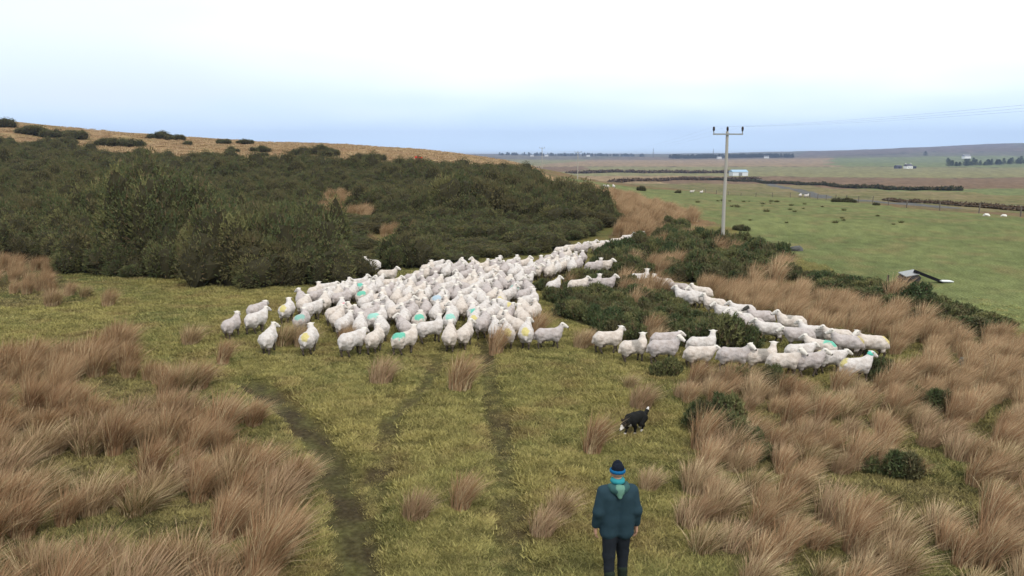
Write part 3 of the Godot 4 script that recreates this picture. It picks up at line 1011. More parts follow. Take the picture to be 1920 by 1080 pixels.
func sheep_list() -> Array:
	var L := []
	# left corner and nearest row of the flock
	one(L, -8.8, 24.2, 5, "leftmost sheep of all, standing rump on in open grass")
	one(L, -8.2, 24.8, 24, "sheep beside the leftmost one, hiding another behind it")
	one(L, -8.75, 26.6, 22, "sheep half hidden behind the second one from the left")
	one(L, -7.1, 22.4, -6, "sheep alone nearest the viewer at flock's left, dark legs showing")
	one(L, -5.9, 22.4, 6, "yellow rumped sheep right of the reddish tussock in the front", "yellow", {"pose": 1})
	one(L, -4.6, 22.2, 30, "large spotted white sheep in the front row, turned to the right", "", {"k": 1.06})
	one(L, -4.0, 22.5, 14, "cream sheep in the front row beside the large spotted one", "", {"tone": 1})
	one(L, -3.1, 22.3, 40, "front row sheep with strong turquoise mark on its rump", "turquoise")
	one(L, -6.8, 25.0, 10, "sheep with pale turquoise back behind the reddish tussock", "pale turquoise")
	one(L, -7.7, 26.5, 2, "yellow rumped sheep at the flock's left corner", "yellow")
	one(L, -2.5, 23.6, 62, "broadside sheep in the front row right of the turquoise rump")
	one(L, -1.85, 22.9, 0, "left one of two cream rumps behind the big tussock", "", {"tone": 1})
	one(L, -1.4, 23.0, 8, "right one of two cream rumps behind the big tussock", "", {"tone": 1})
	one(L, -0.9, 24.4, 15, "greyish sheep a step behind the cream rumps", "", {"tone": 2})
	one(L, -0.12, 23.0, -2, "yellow rumped sheep right of the tall thin tussock", "yellow")
	one(L, 0.42, 23.0, 6, "yellow rumped sheep at the right end of the front row", "yellow")
	one(L, -0.5, 23.7, 0, "sheep just behind the tall thin tussock")
	one(L, 1.1, 22.8, 82, "lone sheep standing broadside by the shrubs, head raised", "", {"pose": 0, "tone": 2})
	one(L, -2.0, 24.9, 0, "front middle sheep with a band of pale turquoise on its back", "pale turquoise")
	one(L, -1.3, 25.8, -5, "turquoise backed sheep directly behind a yellow rump", "turquoise")
	one(L, -1.2, 24.9, 4, "yellow rump in front of a turquoise back, mid flock", "yellow")
	one(L, -3.0, 25.0, 0, "sheep with turquoise patch wedged behind the broadside one", "turquoise")
	one(L, -5.9, 27.0, -20, "sheep with a pink dyed rump near flock's left", "pink")
	one(L, -5.6, 29.2, 10, "turquoise marked sheep at the left rear, behind the pink one", "turquoise")
	one(L, -2.7, 28.4, 10, "pale blue dyed sheep in the centre of the flock", "pale blue")
	one(L, 0.1, 30.6, 5, "pale turquoise sheep near the flock's right flank", "pale turquoise")
	one(L, -0.4, 28.4, 5, "yellow backed sheep near the flock's right flank", "yellow")
	one(L, 0.65, 28.2, 40, "white sheep on the flock's right flank looking toward the shrubs", "", {"pose": 4})
	one(L, -5.5, 34.5, 90, "cream sheep walking right along the gorse, clear of the flock", "", {"pose": 0, "tone": 1})
	one(L, -4.2, 33.4, 86, "grey flanked sheep between the flock and the gorse", "", {"tone": 2})
	one(L, -6.7, 37.4, -60, "sheep peeping out of the gorse behind the flock")
	# near file, walking right
	var lower := [[2.8, 22.3, 90], [3.4, 21.4, 72], [4.2, 21.2, 84], [4.45, 22.3, 82], [5.1, 20.8, 86], [5.4, 21.8, 92], [5.95, 20.5, 100], [6.65, 20.4, 90], [7.1, 19.95, 92], [7.75, 20.0, 86], [7.85, 20.9, 78]]
	for i in lower.size():
		one(L, lower[i][0], lower[i][1], lower[i][2], "%s sheep from the left in the near file walking right" % ORD[i], "grey" if i in [1, 7] else "", {"group": "near file of sheep"})
	one(L, 8.45, 20.3, 92, "yellow rumped sheep near the right end of the near file", "yellow", {"group": "near file of sheep"})
	one(L, 8.75, 19.4, 80, "nearest right hand sheep with turquoise head and yellow rump", "yellow", {"group": "near file of sheep", "head": "turquoise", "pose": 0})
	# far file, walking back to the left
	one(L, 8.55, 21.3, -58, "turquoise backed sheep turning between the two files", "turquoise")
	one(L, 9.5, 21.8, -68, "yellow rumped sheep turning at the files' right end", "yellow")
	one(L, 10.2, 21.8, -74, "rightmost sheep of all, cream with yellowish rump", "yellow", {"tone": 1})
	var upper := [[9.65, 22.8, -75], [9.1, 23.3, -74], [8.5, 22.8, -80], [8.9, 24.6, -75], [7.95, 23.8, -70], [7.6, 24.5, -68], [7.45, 25.2, -62], [7.95, 26.7, -80], [7.3, 26.4, -60], [7.25, 27.7, -58], [6.95, 29.2, -30], [6.5, 29.0, -50], [7.35, 30.1, -60], [6.6, 30.8, -58], [6.25, 32.2, -62]]
	for i in upper.size():
		one(L, upper[i][0], upper[i][1], upper[i][2], "%s sheep from the right in the far file heading back left" % ORD[i], "grey" if i == 3 else "", {"group": "far file of sheep"})
	one(L, 8.2, 25.5, -82, "dark headed sheep walking left in the far file", "", {"dark": true, "pose": 0})
	# half hidden among the shrubs
	one(L, 1.7, 31.6, 30, "white sheep showing its back among the shrubs right of flock")
	one(L, 2.7, 31.7, 60, "sheep half sunk in shrubs, left of a short row")
	one(L, 3.3, 32.1, 88, "middle sheep of the short row half sunk in shrubs")
	one(L, 3.85, 32.3, 90, "right sheep of the short row half sunk in shrubs")
	one(L, 5.5, 33.5, 80, "single sheep whose back tops the shrub patch")
	one(L, 3.9, 37.0, 86, "left of two sheep leaving the flock under the lane")
	one(L, 4.35, 37.3, 90, "right of two sheep leaving the flock under the lane")
	var lane := [[2.7, 43.0], [3.3, 43.8], [3.9, 43.8], [4.5, 45.6], [5.0, 45.0], [5.5, 46.2], [5.95, 45.4], [6.3, 47.2], [6.8, 46.6], [7.25, 47.5], [7.9, 49.2], [7.2, 48.6]]
	for i in lane.size():
		one(L, lane[i][0], lane[i][1], 58 + 20 * rng.randf(), "%s sheep from the flock in the string entering the lane" % ORD[i], "", {"group": "string of sheep in the lane"})
	# the packed middle, in rough rows
	var fill := []
	var d := 24.3
	var row := 0
	while d < 42.0:
		var x := -8.6 + (0.33 if row % 2 else 0.0)
		while x < 4.2:
			var p := Vector2(x + rng.randf_range(-0.13, 0.13), d + rng.randf_range(-0.26, 0.26))
			x += 0.66
			if not inside(p, FLOCK):
				continue
			if p.distance_to(Vector2(-2.9, 34.2)) < 0.8:
				continue
			var free := true
			for s in L:
				if absf(s.x - p.x) < 0.50 and absf(s.d - p.y) < 0.82:
					free = false
			if free:
				fill.append(p)
		d += 0.86
		row += 1
	for p in fill:
		var h: float = 12.0 + (p.y - 30.0) * 2.0 - (p.x + 3.0) * 1.0 + rng.randfn(0.0, 20.0)
		var dye: String = ["turquoise", "yellow", "pale turquoise", "yellow", "pale blue"][rng.randi() % 5] if rng.randf() < 0.03 else ""
		var where := "in the crowded middle of the flock"
		if p.y < 26.6:
			where = "packed just behind the flock's front row"
		elif p.y > 36.0:
			where = "at the flock's rear edge against the gorse"
		elif p.x < -5.8:
			where = "on the flock's left flank below the gorse"
		var label := "plain white sheep seen from behind %s" % where
		if dye != "":
			label = "sheep with a %s mark %s" % [dye, where]
		one(L, p.x, p.y, h, label, dye, {"group": "sheep packed " + where})
	print("sheep ", L.size())
	for s in L:
		sheep_at.append(Vector2(s.x, s.d))
		sheep_at.append(Vector2(s.x + 0.35 * sin(deg_to_rad(s.h)), s.d + 0.35 * cos(deg_to_rad(s.h))))
	return L

# ------------------------------------------------------------------ dog
func build_dog() -> void:
	var b := []
	var black := 0
	var white := 1
	b.append([Vector3(0, 0.36, 0.22), Vector3(0, 0.37, -0.02), 0.125, 0.13, black])
	b.append([Vector3(0, 0.37, -0.02), Vector3(0, 0.37, -0.2), 0.135, 0.145, black])
	b.append([Vector3(0, 0.33, -0.21), Vector3(0, 0.31, -0.27), 0.10, 0.085, white])
	b.append([Vector3(0, 0.40, -0.25), Vector3(0, 0.34, -0.40), 0.105, 0.08, black])
	b.append([Vector3(0, 0.33, -0.42), Vector3(0, 0.30, -0.48), 0.078, 0.068, black])
	b.append([Vector3(0, 0.345, -0.485), Vector3(0, 0.30, -0.535), 0.026, 0.024, white])
	b.append([Vector3(0, 0.275, -0.52), Vector3(0, 0.235, -0.60), 0.042, 0.03, white])
	b.append([Vector3(0, 0.24, -0.615), Vector3(0, 0.242, -0.62), 0.016, 0.014, 2])
	for s in [-1.0, 1.0]:
		b.append([Vector3(0.048 * s, 0.39, -0.41), Vector3(0.08 * s, 0.42, -0.43), 0.028, 0.013, black])
		b.append([Vector3(0.08 * s, 0.42, -0.43), Vector3(0.095 * s, 0.385, -0.46), 0.014, 0.009, black])
		b.append([Vector3(0.036 * s, 0.325, -0.52), Vector3(0.036 * s, 0.325, -0.522), 0.010, 0.009, 2])
		var f: float = 0.09 * s
		b.append([Vector3(0.08 * s, 0.31, -0.2), Vector3(0.08 * s, 0.19, -0.15 - f * 0.4), 0.07, 0.04, black])
		b.append([Vector3(0.08 * s, 0.19, -0.15 - f * 0.4), Vector3(0.075 * s, 0.055, -0.2 - f), 0.036, 0.025, black])
		b.append([Vector3(0.075 * s, 0.045, -0.2 - f), Vector3(0.075 * s, 0.022, -0.235 - f), 0.025, 0.022, white])
		b.append([Vector3(0.085 * s, 0.33, 0.22), Vector3(0.095 * s, 0.215, 0.14 + f * 0.5), 0.105, 0.068, black])
		b.append([Vector3(0.095 * s, 0.215, 0.14 + f * 0.5), Vector3(0.085 * s, 0.14, 0.29 + f * 0.7), 0.06, 0.03, black])
		b.append([Vector3(0.085 * s, 0.14, 0.29 + f * 0.7), Vector3(0.08 * s, 0.045, 0.26 + f), 0.027, 0.022, black])
		b.append([Vector3(0.08 * s, 0.04, 0.26 + f), Vector3(0.08 * s, 0.021, 0.225 + f), 0.024, 0.021, white])
	b.append([Vector3(0, 0.40, 0.32), Vector3(0, 0.36, 0.42), 0.045, 0.05, black])
	b.append([Vector3(0, 0.36, 0.42), Vector3(0, 0.41, 0.50), 0.048, 0.042, black])
	b.append([Vector3(0, 0.42, 0.51), Vector3(0, 0.48, 0.55), 0.038, 0.022, white])
	var o := base("dog", on_ground(2.58, 15.8), deg_to_rad(-222))
	part("body", flesh(b, 0.012, 0.03, [Color(0.014, 0.012, 0.013), Color(0.55, 0.52, 0.50), Color(0.01, 0.01, 0.01)], 0.004, 60.0), M.hide, o)
	o.scale = Vector3.ONE * 0.9
	tag(o, "black and white sheepdog crouching forward with lowered head on the grass", "dog")

# ------------------------------------------------------------------ shepherd
func hand_bones(wrist: Vector3, s: float) -> Array:
	# hangs down, palm toward the thigh, fingers slightly curled; five fingers of unequal length
	var b := []
	var palm := wrist + Vector3(0, -0.085, -0.01)
	b.append([wrist, palm + Vector3(0, 0, -0.022), 0.024, 0.018, 0])
	b.append([wrist, palm + Vector3(0, 0, 0.022), 0.024, 0.018, 0])
	var lens := [0.072, 0.082, 0.076, 0.058]
	for i in 4:
		var z := -0.030 + 0.020 * i
		var k := palm + Vector3(0, -0.004, z)
		var m := k + Vector3(-0.006 * s, -lens[i] * 0.5, -0.004)
		b.append([k, m, 0.0095, 0.0085, 0])
		var e := m + Vector3(-0.014 * s, -lens[i] * 0.3, -0.003)
		b.append([m, e, 0.0085, 0.0078, 0])
		b.append([e, e + Vector3(-0.014 * s, -lens[i] * 0.16, 0), 0.0078, 0.007, 0])
	var t0 := wrist + Vector3(-0.004 * s, -0.028, -0.026)
	var t1 := t0 + Vector3(-0.010 * s, -0.032, -0.024)
	b.append([t0, t1, 0.012, 0.0105, 0])
	b.append([t1, t1 + Vector3(-0.008 * s, -0.032, -0.006), 0.0105, 0.0085, 0])
	return b

func add_arrays(dst: ArrayMesh, src: ArrayMesh) -> void:
	var st := SurfaceTool.new()
	st.append_from(dst, 0, Transform3D.IDENTITY)
	st.append_from(src, 0, Transform3D.IDENTITY)
	dst.clear_surfaces()
	st.commit(dst)

func build_person() -> void:
	var skin := Color(0.42, 0.25, 0.18)
	var o := base("person", on_ground(1.38, 9.72), deg_to_rad(6))
	var body := []
	var face := []
	# head with brow, nose, mouth, chin and ears, looking along -z and a little down
	var hc := Vector3(0, 1.63, -0.02)
	face.append([hc + Vector3(0, 0.03, 0.012), hc + Vector3(0, 0.02, -0.02), 0.083, 0.078, 0])
	face.append([hc + Vector3(0, -0.045, -0.03), hc + Vector3(0, -0.085, -0.055), 0.062, 0.036, 0])
	face.append([hc + Vector3(0, 0.012, -0.09), hc + Vector3(0, -0.028, -0.112), 0.010, 0.015, 0])
	face.append([hc + Vector3(-0.02, -0.062, -0.088), hc + Vector3(0.02, -0.062, -0.088), 0.009, 0.009, 1])
	for s in [-1.0, 1.0]:
		face.append([hc + Vector3(0.03 * s, 0.008, -0.083), hc + Vector3(0.031 * s, 0.008, -0.084), 0.012, 0.012, 2])
		face.append([hc + Vector3(0.012 * s, 0.027, -0.088), hc + Vector3(0.046 * s, 0.026, -0.076), 0.009, 0.008, 0])
		face.append([hc + Vector3(0.078 * s, 0.02, 0.012), hc + Vector3(0.084 * s, -0.022, 0.006), 0.014, 0.010, 0])
	face.append([Vector3(0, 1.44, 0.015), hc + Vector3(0, -0.05, 0.0), 0.06, 0.056, 0])
	body.append([Vector3(0, 1.44, 0.01), Vector3(0, 1.52, 0.0), 0.058, 0.055, 0])
	for s in [-1.0, 1.0]:
		body.append([Vector3(0.03 * s, 1.42, 0.01), Vector3(0.17 * s, 1.40, 0.01), 0.06, 0.055, 0])
		body.append([Vector3(0.08 * s, 1.33, 0), Vector3(0.07 * s, 1.0, 0), 0.10, 0.095, 0])
		body.append([Vector3(0.185 * s, 1.40, 0.01), Vector3(0.25 * s, 1.13, 0.04), 0.05, 0.04, 0])
		body.append([Vector3(0.25 * s, 1.13, 0.04), Vector3(0.275 * s, 0.885, -0.03), 0.04, 0.027, 0])
		body.append([Vector3(0.085 * s, 0.95, 0), Vector3(0.10 * s, 0.51, -0.01 - 0.05 * s), 0.09, 0.055, 0])
		body.append([Vector3(0.10 * s, 0.51, -0.01 - 0.05 * s), Vector3(0.10 * s, 0.10, 0.03 - 0.06 * s), 0.054, 0.036, 0])
		body.append([Vector3(0.10 * s, 0.06, 0.03 - 0.06 * s), Vector3(0.11 * s, 0.05, -0.11 - 0.06 * s), 0.036, 0.03, 0])
	var bm := flesh(body, 0.014, 0.03, [skin])
	add_arrays(bm, flesh(face, 0.006, 0.014, [skin, Color(0.36, 0.15, 0.12), Color(0.03, 0.02, 0.02)]))
	for s in [-1.0, 1.0]:
		add_arrays(bm, flesh(hand_bones(Vector3(0.275 * s, 0.885, -0.03), s), 0.004, 0.008, [skin]))
	part("body", bm, M.hide, o)
	var navy := Color(0.028, 0.055, 0.075)
	var jk := []
	for s in [-1.0, 1.0]:
		jk.append([Vector3(0.02 * s, 1.425, 0.02), Vector3(0.165 * s, 1.395, 0.015), 0.085, 0.082, 0])
		jk.append([Vector3(0.095 * s, 1.32, 0.01), Vector3(0.095 * s, 1.02, 0.005), 0.135, 0.125, 0])
		jk.append([Vector3(0.095 * s, 1.02, 0.005), Vector3(0.105 * s, 0.84, 0.01), 0.125, 0.125, 0])
		jk.append([Vector3(0.195 * s, 1.39, 0.015), Vector3(0.258 * s, 1.13, 0.045), 0.078, 0.066, 0])
		jk.append([Vector3(0.258 * s, 1.13, 0.045), Vector3(0.278 * s, 0.92, -0.02), 0.066, 0.05, 0])
	part("jacket", flesh(jk, 0.014, 0.04, [navy], 0.006, 22.0), M.cloth, o)
	var hood := []
	for i in 7:
		var an := PI * (i / 6.0) - 0.15
		var an2 := PI * ((i + 1) / 6.0) - 0.15
		if i < 6:
			hood.append([Vector3(cos(an) * 0.105, 1.475 - 0.03 * sin(an), 0.02 + sin(an) * 0.105), Vector3(cos(an2) * 0.105, 1.475 - 0.03 * sin(an2), 0.02 + sin(an2) * 0.105), 0.042, 0.042, 0])
	hood.append([Vector3(0, 1.46, 0.12), Vector3(0, 1.37, 0.15), 0.06, 0.03, 1])
	var hd := part("hood", flesh(hood, 0.012, 0.035, [Color(0.05, 0.11, 0.115), Color(0.15, 0.30, 0.24)], 0.005, 30.0), M.cloth, o)
	hd.set_meta("label", "teal hood with pale green lining folded down")
	var sc := []
	for i in 10:
		var an := TAU * i / 10.0
		var an2 := TAU * (i + 1) / 10.0
		sc.append([Vector3(cos(an) * 0.058, 1.535, 0.0 + sin(an) * 0.062), Vector3(cos(an2) * 0.058, 1.535, sin(an2) * 0.062), 0.034, 0.034, 0])
	part("scarf", flesh(sc, 0.01, 0.02, [Color(0.04, 0.30, 0.36)], 0.004, 40.0), M.cloth, o)
	var hat := flesh([[hc + Vector3(0, 0.075, 0.012), hc + Vector3(0, 0.085, 0.0), 0.088, 0.078, 0], [hc + Vector3(0, 0.14, 0.01), hc + Vector3(0, 0.15, 0.01), 0.045, 0.03, 0]], 0.009, 0.03, [Color(0.012, 0.016, 0.03)], 0.003, 60.0)
	var bean := part("beanie", hat, M.cloth, o)
	var band := []
	for i in 12:
		var an := TAU * i / 12.0
		var an2 := TAU * (i + 1) / 12.0
		band.append([hc + Vector3(cos(an) * 0.074, 0.035, 0.004 + sin(an) * 0.078), hc + Vector3(cos(an2) * 0.074, 0.035, 0.004 + sin(an2) * 0.078), 0.028, 0.028, 0])
	part("turn_up", flesh(band, 0.009, 0.015, [Color(0.012, 0.13, 0.32)], 0.003, 60.0), M.cloth, bean).set_meta("label", "bright blue turned-up band of the dark beanie")
	var tr := []
	for s in [-1.0, 1.0]:
		tr.append([Vector3(0.085 * s, 0.93, 0), Vector3(0.105 * s, 0.51, -0.01 - 0.05 * s), 0.112, 0.082, 0])
		tr.append([Vector3(0.105 * s, 0.51, -0.01 - 0.05 * s), Vector3(0.102 * s, 0.20, 0.02 - 0.06 * s), 0.082, 0.068, 0])
	part("trousers", flesh(tr, 0.014, 0.03, [Color(0.022, 0.026, 0.032)], 0.006, 20.0), M.cloth, o)
	for s in [-1.0, 1.0]:
		var z: float = 0.03 - 0.06 * s
		part("boot", flesh([[Vector3(0.10 * s, 0.27, z), Vector3(0.10 * s, 0.07, z), 0.07, 0.055, 0], [Vector3(0.10 * s, 0.055, z + 0.02), Vector3(0.115 * s, 0.048, z - 0.16), 0.052, 0.044, 0]], 0.012, 0.03, [Color(0.02, 0.03, 0.02)]), M.paint, o)
	tag(o, "person from behind in dark blue jacket, teal hood and blue beanie watching the flock", "person")

# ------------------------------------------------------------------ power line
func build_power_line() -> void:
	var grey := Color(0.38, 0.36, 0.33)
	var pole := Soup.new()
	var pts := []
	var rad := []
	for i in 9:
		pts.append(Vector3(0.012 * sin(i * 1.3), -0.5 + i * 0.925, 0.01 * cos(i * 1.7)))
		rad.append(0.112 - 0.004 * i)
	tube(pole, pts, rad, grey, 12)
	var arm := Soup.new()
	arm.box(Vector3(-0.85, 6.70, 0.09), Vector3(0.85, 6.78, 0.15), Color(0.27, 0.28, 0.29))
	arm.box(Vector3(-0.84, 6.781, 0.095), Vector3(-0.80, 6.9, 0.145), Color(0.27, 0.28, 0.29))
	arm.box(Vector3(0.80, 6.781, 0.095), Vector3(0.84, 6.9, 0.145), Color(0.27, 0.28, 0.29))
	var ins := Soup.new()
	tube(ins, [Vector3(0, 0, 0), Vector3(0, 0.05, 0), Vector3(0, 0.06, 0), Vector3(0, 0.12, 0), Vector3(0, 0.13, 0), Vector3(0, 0.19, 0), Vector3(0, 0.2, 0), Vector3(0, 0.26, 0)], [0.04, 0.04, 0.075, 0.05, 0.075, 0.05, 0.065, 0.03], Color(0.045, 0.035, 0.035), 10)
	var pm := pole.mesh()
	var am := arm.mesh()
	var im := ins.mesh()
	var tops := []
	var plan := [[12.15, 45.3, 1.0, "nearest grey wooden power pole beside the green field"], [15.5, 188.0, 0.92, "second power pole, small, at the end of the green field"], [9.4, 250.0, 0.95, "farthest power pole, thin and pale beyond the thicket"]]
	for e in plan:
		var o := base("power_pole", on_ground(e[0], e[1]), deg_to_rad(3.0))
		o.scale = Vector3.ONE * e[2]
		part("pole", pm, M.wood, o)
		part("crossarm", am, M.paint, o)
		var t := []
		for x in [-0.82, 0.0, 0.82]:
			var at := Vector3(x, 6.901, 0.12) if x != 0.0 else Vector3(0, 6.905, 0)
			var k := part("insulator", im, M.paint, o)
			k.position = at
			t.append(o.transform * (at + Vector3(0, 0.26, 0)))
		tops.append(t)
		tag(o, e[3], "power pole", "poles of the power line")
	for w in 3:
		var s := Soup.new()
		var path := []
		var near: Vector3 = tops[0][w] + Vector3(-1.6, 0.3, 70.0)
		var knots := [near, tops[0][w], tops[1][w], tops[2][w]]
		for i in 3:
			var sag: float = knots[i].distance_to(knots[i + 1]) * 0.009
			for j in 16:
				var t := j / 16.0
				path.append(knots[i].lerp(knots[i + 1], t) - Vector3(0, sag * 4.0 * t * (1.0 - t), 0))
		path.append(knots[3])
		var rr := []
		for p in path:
			rr.append(0.0015)
		tube(s, path, rr, Color(0.10, 0.10, 0.11), 4)
		var o := single("overhead_wire", s.mesh(), M.paint)
		tag(o, ["overhead wire on the left insulators of the power poles", "middle overhead wire on top of the power poles", "overhead wire on the right insulators of the power poles"][w], "wire", "wires of the power line")

# ------------------------------------------------------------------ fields, walls, farms far off
func fence(line: Array, label: String) -> void:
	var o := base("wire_fence", on_ground(line[0].x, line[0].y))
	var post := Soup.new()
	post.box(Vector3(-0.045, -0.3, -0.045), Vector3(0.045, 1.0, 0.045), Color(0.15, 0.13, 0.11))
	var pm := post.mesh()
	var tops := []
	for i in line.size() - 1:
		var len: float = line[i].distance_to(line[i + 1])
		var n := maxi(1, int(len / 7.0))
		for k in n:
			var p: Vector2 = line[i].lerp(line[i + 1], float(k) / n)
			var at := on_ground(p.x, p.y) - o.position
			var m := part("post", pm, M.wood, o)
			m.position = at
			m.rotation = Vector3(rng.randf_range(-0.05, 0.05), rng.randf(), rng.randf_range(-0.05, 0.05))
			tops.append(at)
	for y in [0.45, 0.75, 1.02]:
		var s := Soup.new()
		var path := []
		var rr := []
		for p in tops:
			path.append(p + Vector3(0, y, 0))
			rr.append(0.006)
		tube(s, path, rr, Color(0.3, 0.3, 0.3), 3)
		part("wire", s.mesh(), M.paint, o)
	tag(o, label, "fence", "field fences")

func hedge(line: Array, tall: float, wide: float, cols: Array, called: String, label: String, category: String) -> void:
	var s := Soup.new()
	var core := Soup.new()
	var org := on_ground(line[0].x, line[0].y)
	var r := RandomNumberGenerator.new()
	r.seed = int(line[0].x * 7.0)
	for i in line.size() - 1:
		var len: float = line[i].distance_to(line[i + 1])
		var n := int(len / (wide * 0.8)) + 1
		for k in n:
			var p: Vector2 = line[i].lerp(line[i + 1], (k + r.randf()) / n)
			var h := tall * r.randf_range(0.55, 1.2)
			var at := on_ground(p.x, p.y) - org
			lump(core, at + Vector3(0, h * 0.4, 0), Vector3(wide * 0.7, h * 0.55, wide * 0.6), cols[0], 0.5, 8, k)
			for q in 40:
				var dir := Vector3(r.randfn(0, 1), absf(r.randfn(0, 1)), r.randfn(0, 1)).normalized()
				var c := at + Vector3(0, h * 0.4, 0) + dir * Vector3(wide * 0.72, h * 0.58, wide * 0.62)
				var a := Vector3(r.randfn(0, 1), r.randfn(0, 1), r.randfn(0, 1)).normalized() * wide * 0.22
				var b := dir.cross(a).normalized() * wide * 0.16
				s.tri(c - b, c + b, c + a + dir * wide * 0.15, cols[1 + r.randi() % (cols.size() - 1)])
	var o := base(called, org)
	part("foliage", s.mesh(), M.leaf, o)
	part("stems", core.mesh(), M.wood, o)
	tag(o, label, category)

func roof_prism(s: Soup, lo: Vector3, hi: Vector3, col: Color) -> void:
	var mz := (lo.z + hi.z) * 0.5
	var a := [Vector3(lo.x, lo.y, lo.z), Vector3(hi.x, lo.y, lo.z), Vector3(hi.x, lo.y, hi.z), Vector3(lo.x, lo.y, hi.z), Vector3(lo.x, hi.y, mz), Vector3(hi.x, hi.y, mz)]
	s.quad(a[3], a[4], a[5], a[2], col)
	s.quad(a[1], a[5], a[4], a[0], col)
	s.tri(a[0], a[4], a[3], col)
	s.tri(a[2], a[5], a[1], col)
	s.quad(a[0], a[3], a[2], a[1], col)

func cottage(x: float, d: float, turn: float, w: float, h: float, wall_col: Color, roof_col: Color, label: String, lift := 0.0) -> void:
	var o := base("farmhouse", on_ground(x, d) + Vector3(0, lift, 0), turn)
	var dp := w * 0.5
	var s := Soup.new()
	s.box(Vector3(-w / 2, -2.0, -dp / 2), Vector3(w / 2, h, dp / 2), wall_col)
	part("wall", s.mesh(), M.paint, o)
	s = Soup.new()
	roof_prism(s, Vector3(-w / 2 - 0.3, h + 0.003, -dp / 2 - 0.4), Vector3(w / 2 + 0.3, h + dp * 0.45, dp / 2 + 0.4), roof_col)
	var rf := part("roof", s.mesh(), M.paint, o)
	for e in [-1.0, 1.0]:
		s = Soup.new()
		s.box(Vector3(e * (w / 2 - 0.6) - 0.45, h + dp * 0.3, -0.4), Vector3(e * (w / 2 - 0.6) + 0.45, h + dp * 0.45 + 1.1, 0.4), wall_col)
		part("chimney", s.mesh(), M.paint, rf)
	for k in 3:
		var cx := (k - 1) * w * 0.3
		s = Soup.new()
		if k == 1:
			s.box(Vector3(cx - 0.6, 0.02, dp / 2 + 0.003), Vector3(cx + 0.6, 2.1, dp / 2 + 0.06), Color(0.05, 0.06, 0.08))
			part("door", s.mesh(), M.paint, o)
		else:
			s.box(Vector3(cx - 0.7, 0.9, dp / 2 + 0.003), Vector3(cx + 0.7, 2.2, dp / 2 + 0.05), Color(0.05, 0.06, 0.08))
			part("window", s.mesh(), M.paint, o)
	tag(o, label, "house")

func shed(x: float, d: float, turn: float, w: float, h: float, wall_col: Color, roof_col: Color, label: String) -> void:
	var o := base("farm_shed", on_ground(x, d), turn)
	var dp := w * 0.42
	var s := Soup.new()
	s.box(Vector3(-w / 2, -2.0, -dp / 2), Vector3(w / 2, h, dp / 2), wall_col)
	part("wall", s.mesh(), M.paint, o)
	s = Soup.new()
	roof_prism(s, Vector3(-w / 2 - 0.3, h + 0.003, -dp / 2 - 0.4), Vector3(w / 2 + 0.3, h + dp * 0.3, dp / 2 + 0.4), roof_col)
	part("roof", s.mesh(), M.paint, o)
	s = Soup.new()
	s.box(Vector3(-1.8, 0.02, dp / 2 + 0.003), Vector3(1.8, h * 0.8, dp / 2 + 0.08), wall_col * 0.35)
	part("door", s.mesh(), M.paint, o)
	tag(o, label, "shed")

func tree_parts(seed_: int, tall: float, wide: float) -> Array:
	var r := RandomNumberGenerator.new()
	r.seed = seed_
	var t := Soup.new()
	tube(t, [Vector3(0, -1, 0), Vector3(0.1, tall * 0.4, 0), Vector3(0, tall * 0.9, 0.1)], [0.3, 0.2, 0.05], Color(0.06, 0.045, 0.035), 6)
	for i in 7:
		var an := r.randf() * TAU
		var y := tall * r.randf_range(0.25, 0.75)
		tube(t, [Vector3(0, y, 0), Vector3(cos(an) * wide * 0.35, y + wide * 0.12, sin(an) * wide * 0.35)], [0.08, 0.03], Color(0.06, 0.045, 0.035), 4)
	var s := Soup.new()
	for i in 700:
		var u := r.randf()
		var an := r.randf() * TAU
		var y := tall * (0.12 + 0.9 * u)
		var rad := wide * 0.5 * (1.05 - u * 0.8) * (0.8 + 0.35 * sin(u * 23.0 + an * 2.0)) * sqrt(r.randf_range(0.25, 1.0))
		var p := Vector3(cos(an) * rad, y, sin(an) * rad)
		var a := Vector3(r.randfn(0, 1), r.randfn(0, 0.6), r.randfn(0, 1)).normalized() * 0.75
		var b := Vector3(r.randfn(0, 1), r.randfn(0, 1), r.randfn(0, 1)).normalized() * 0.45
		s.tri(p - b, p + b, p + a, Color(0.035, 0.05, 0.026).lerp(Color(0.06, 0.07, 0.03), r.randf()))
	return [s.mesh(), t.mesh()]

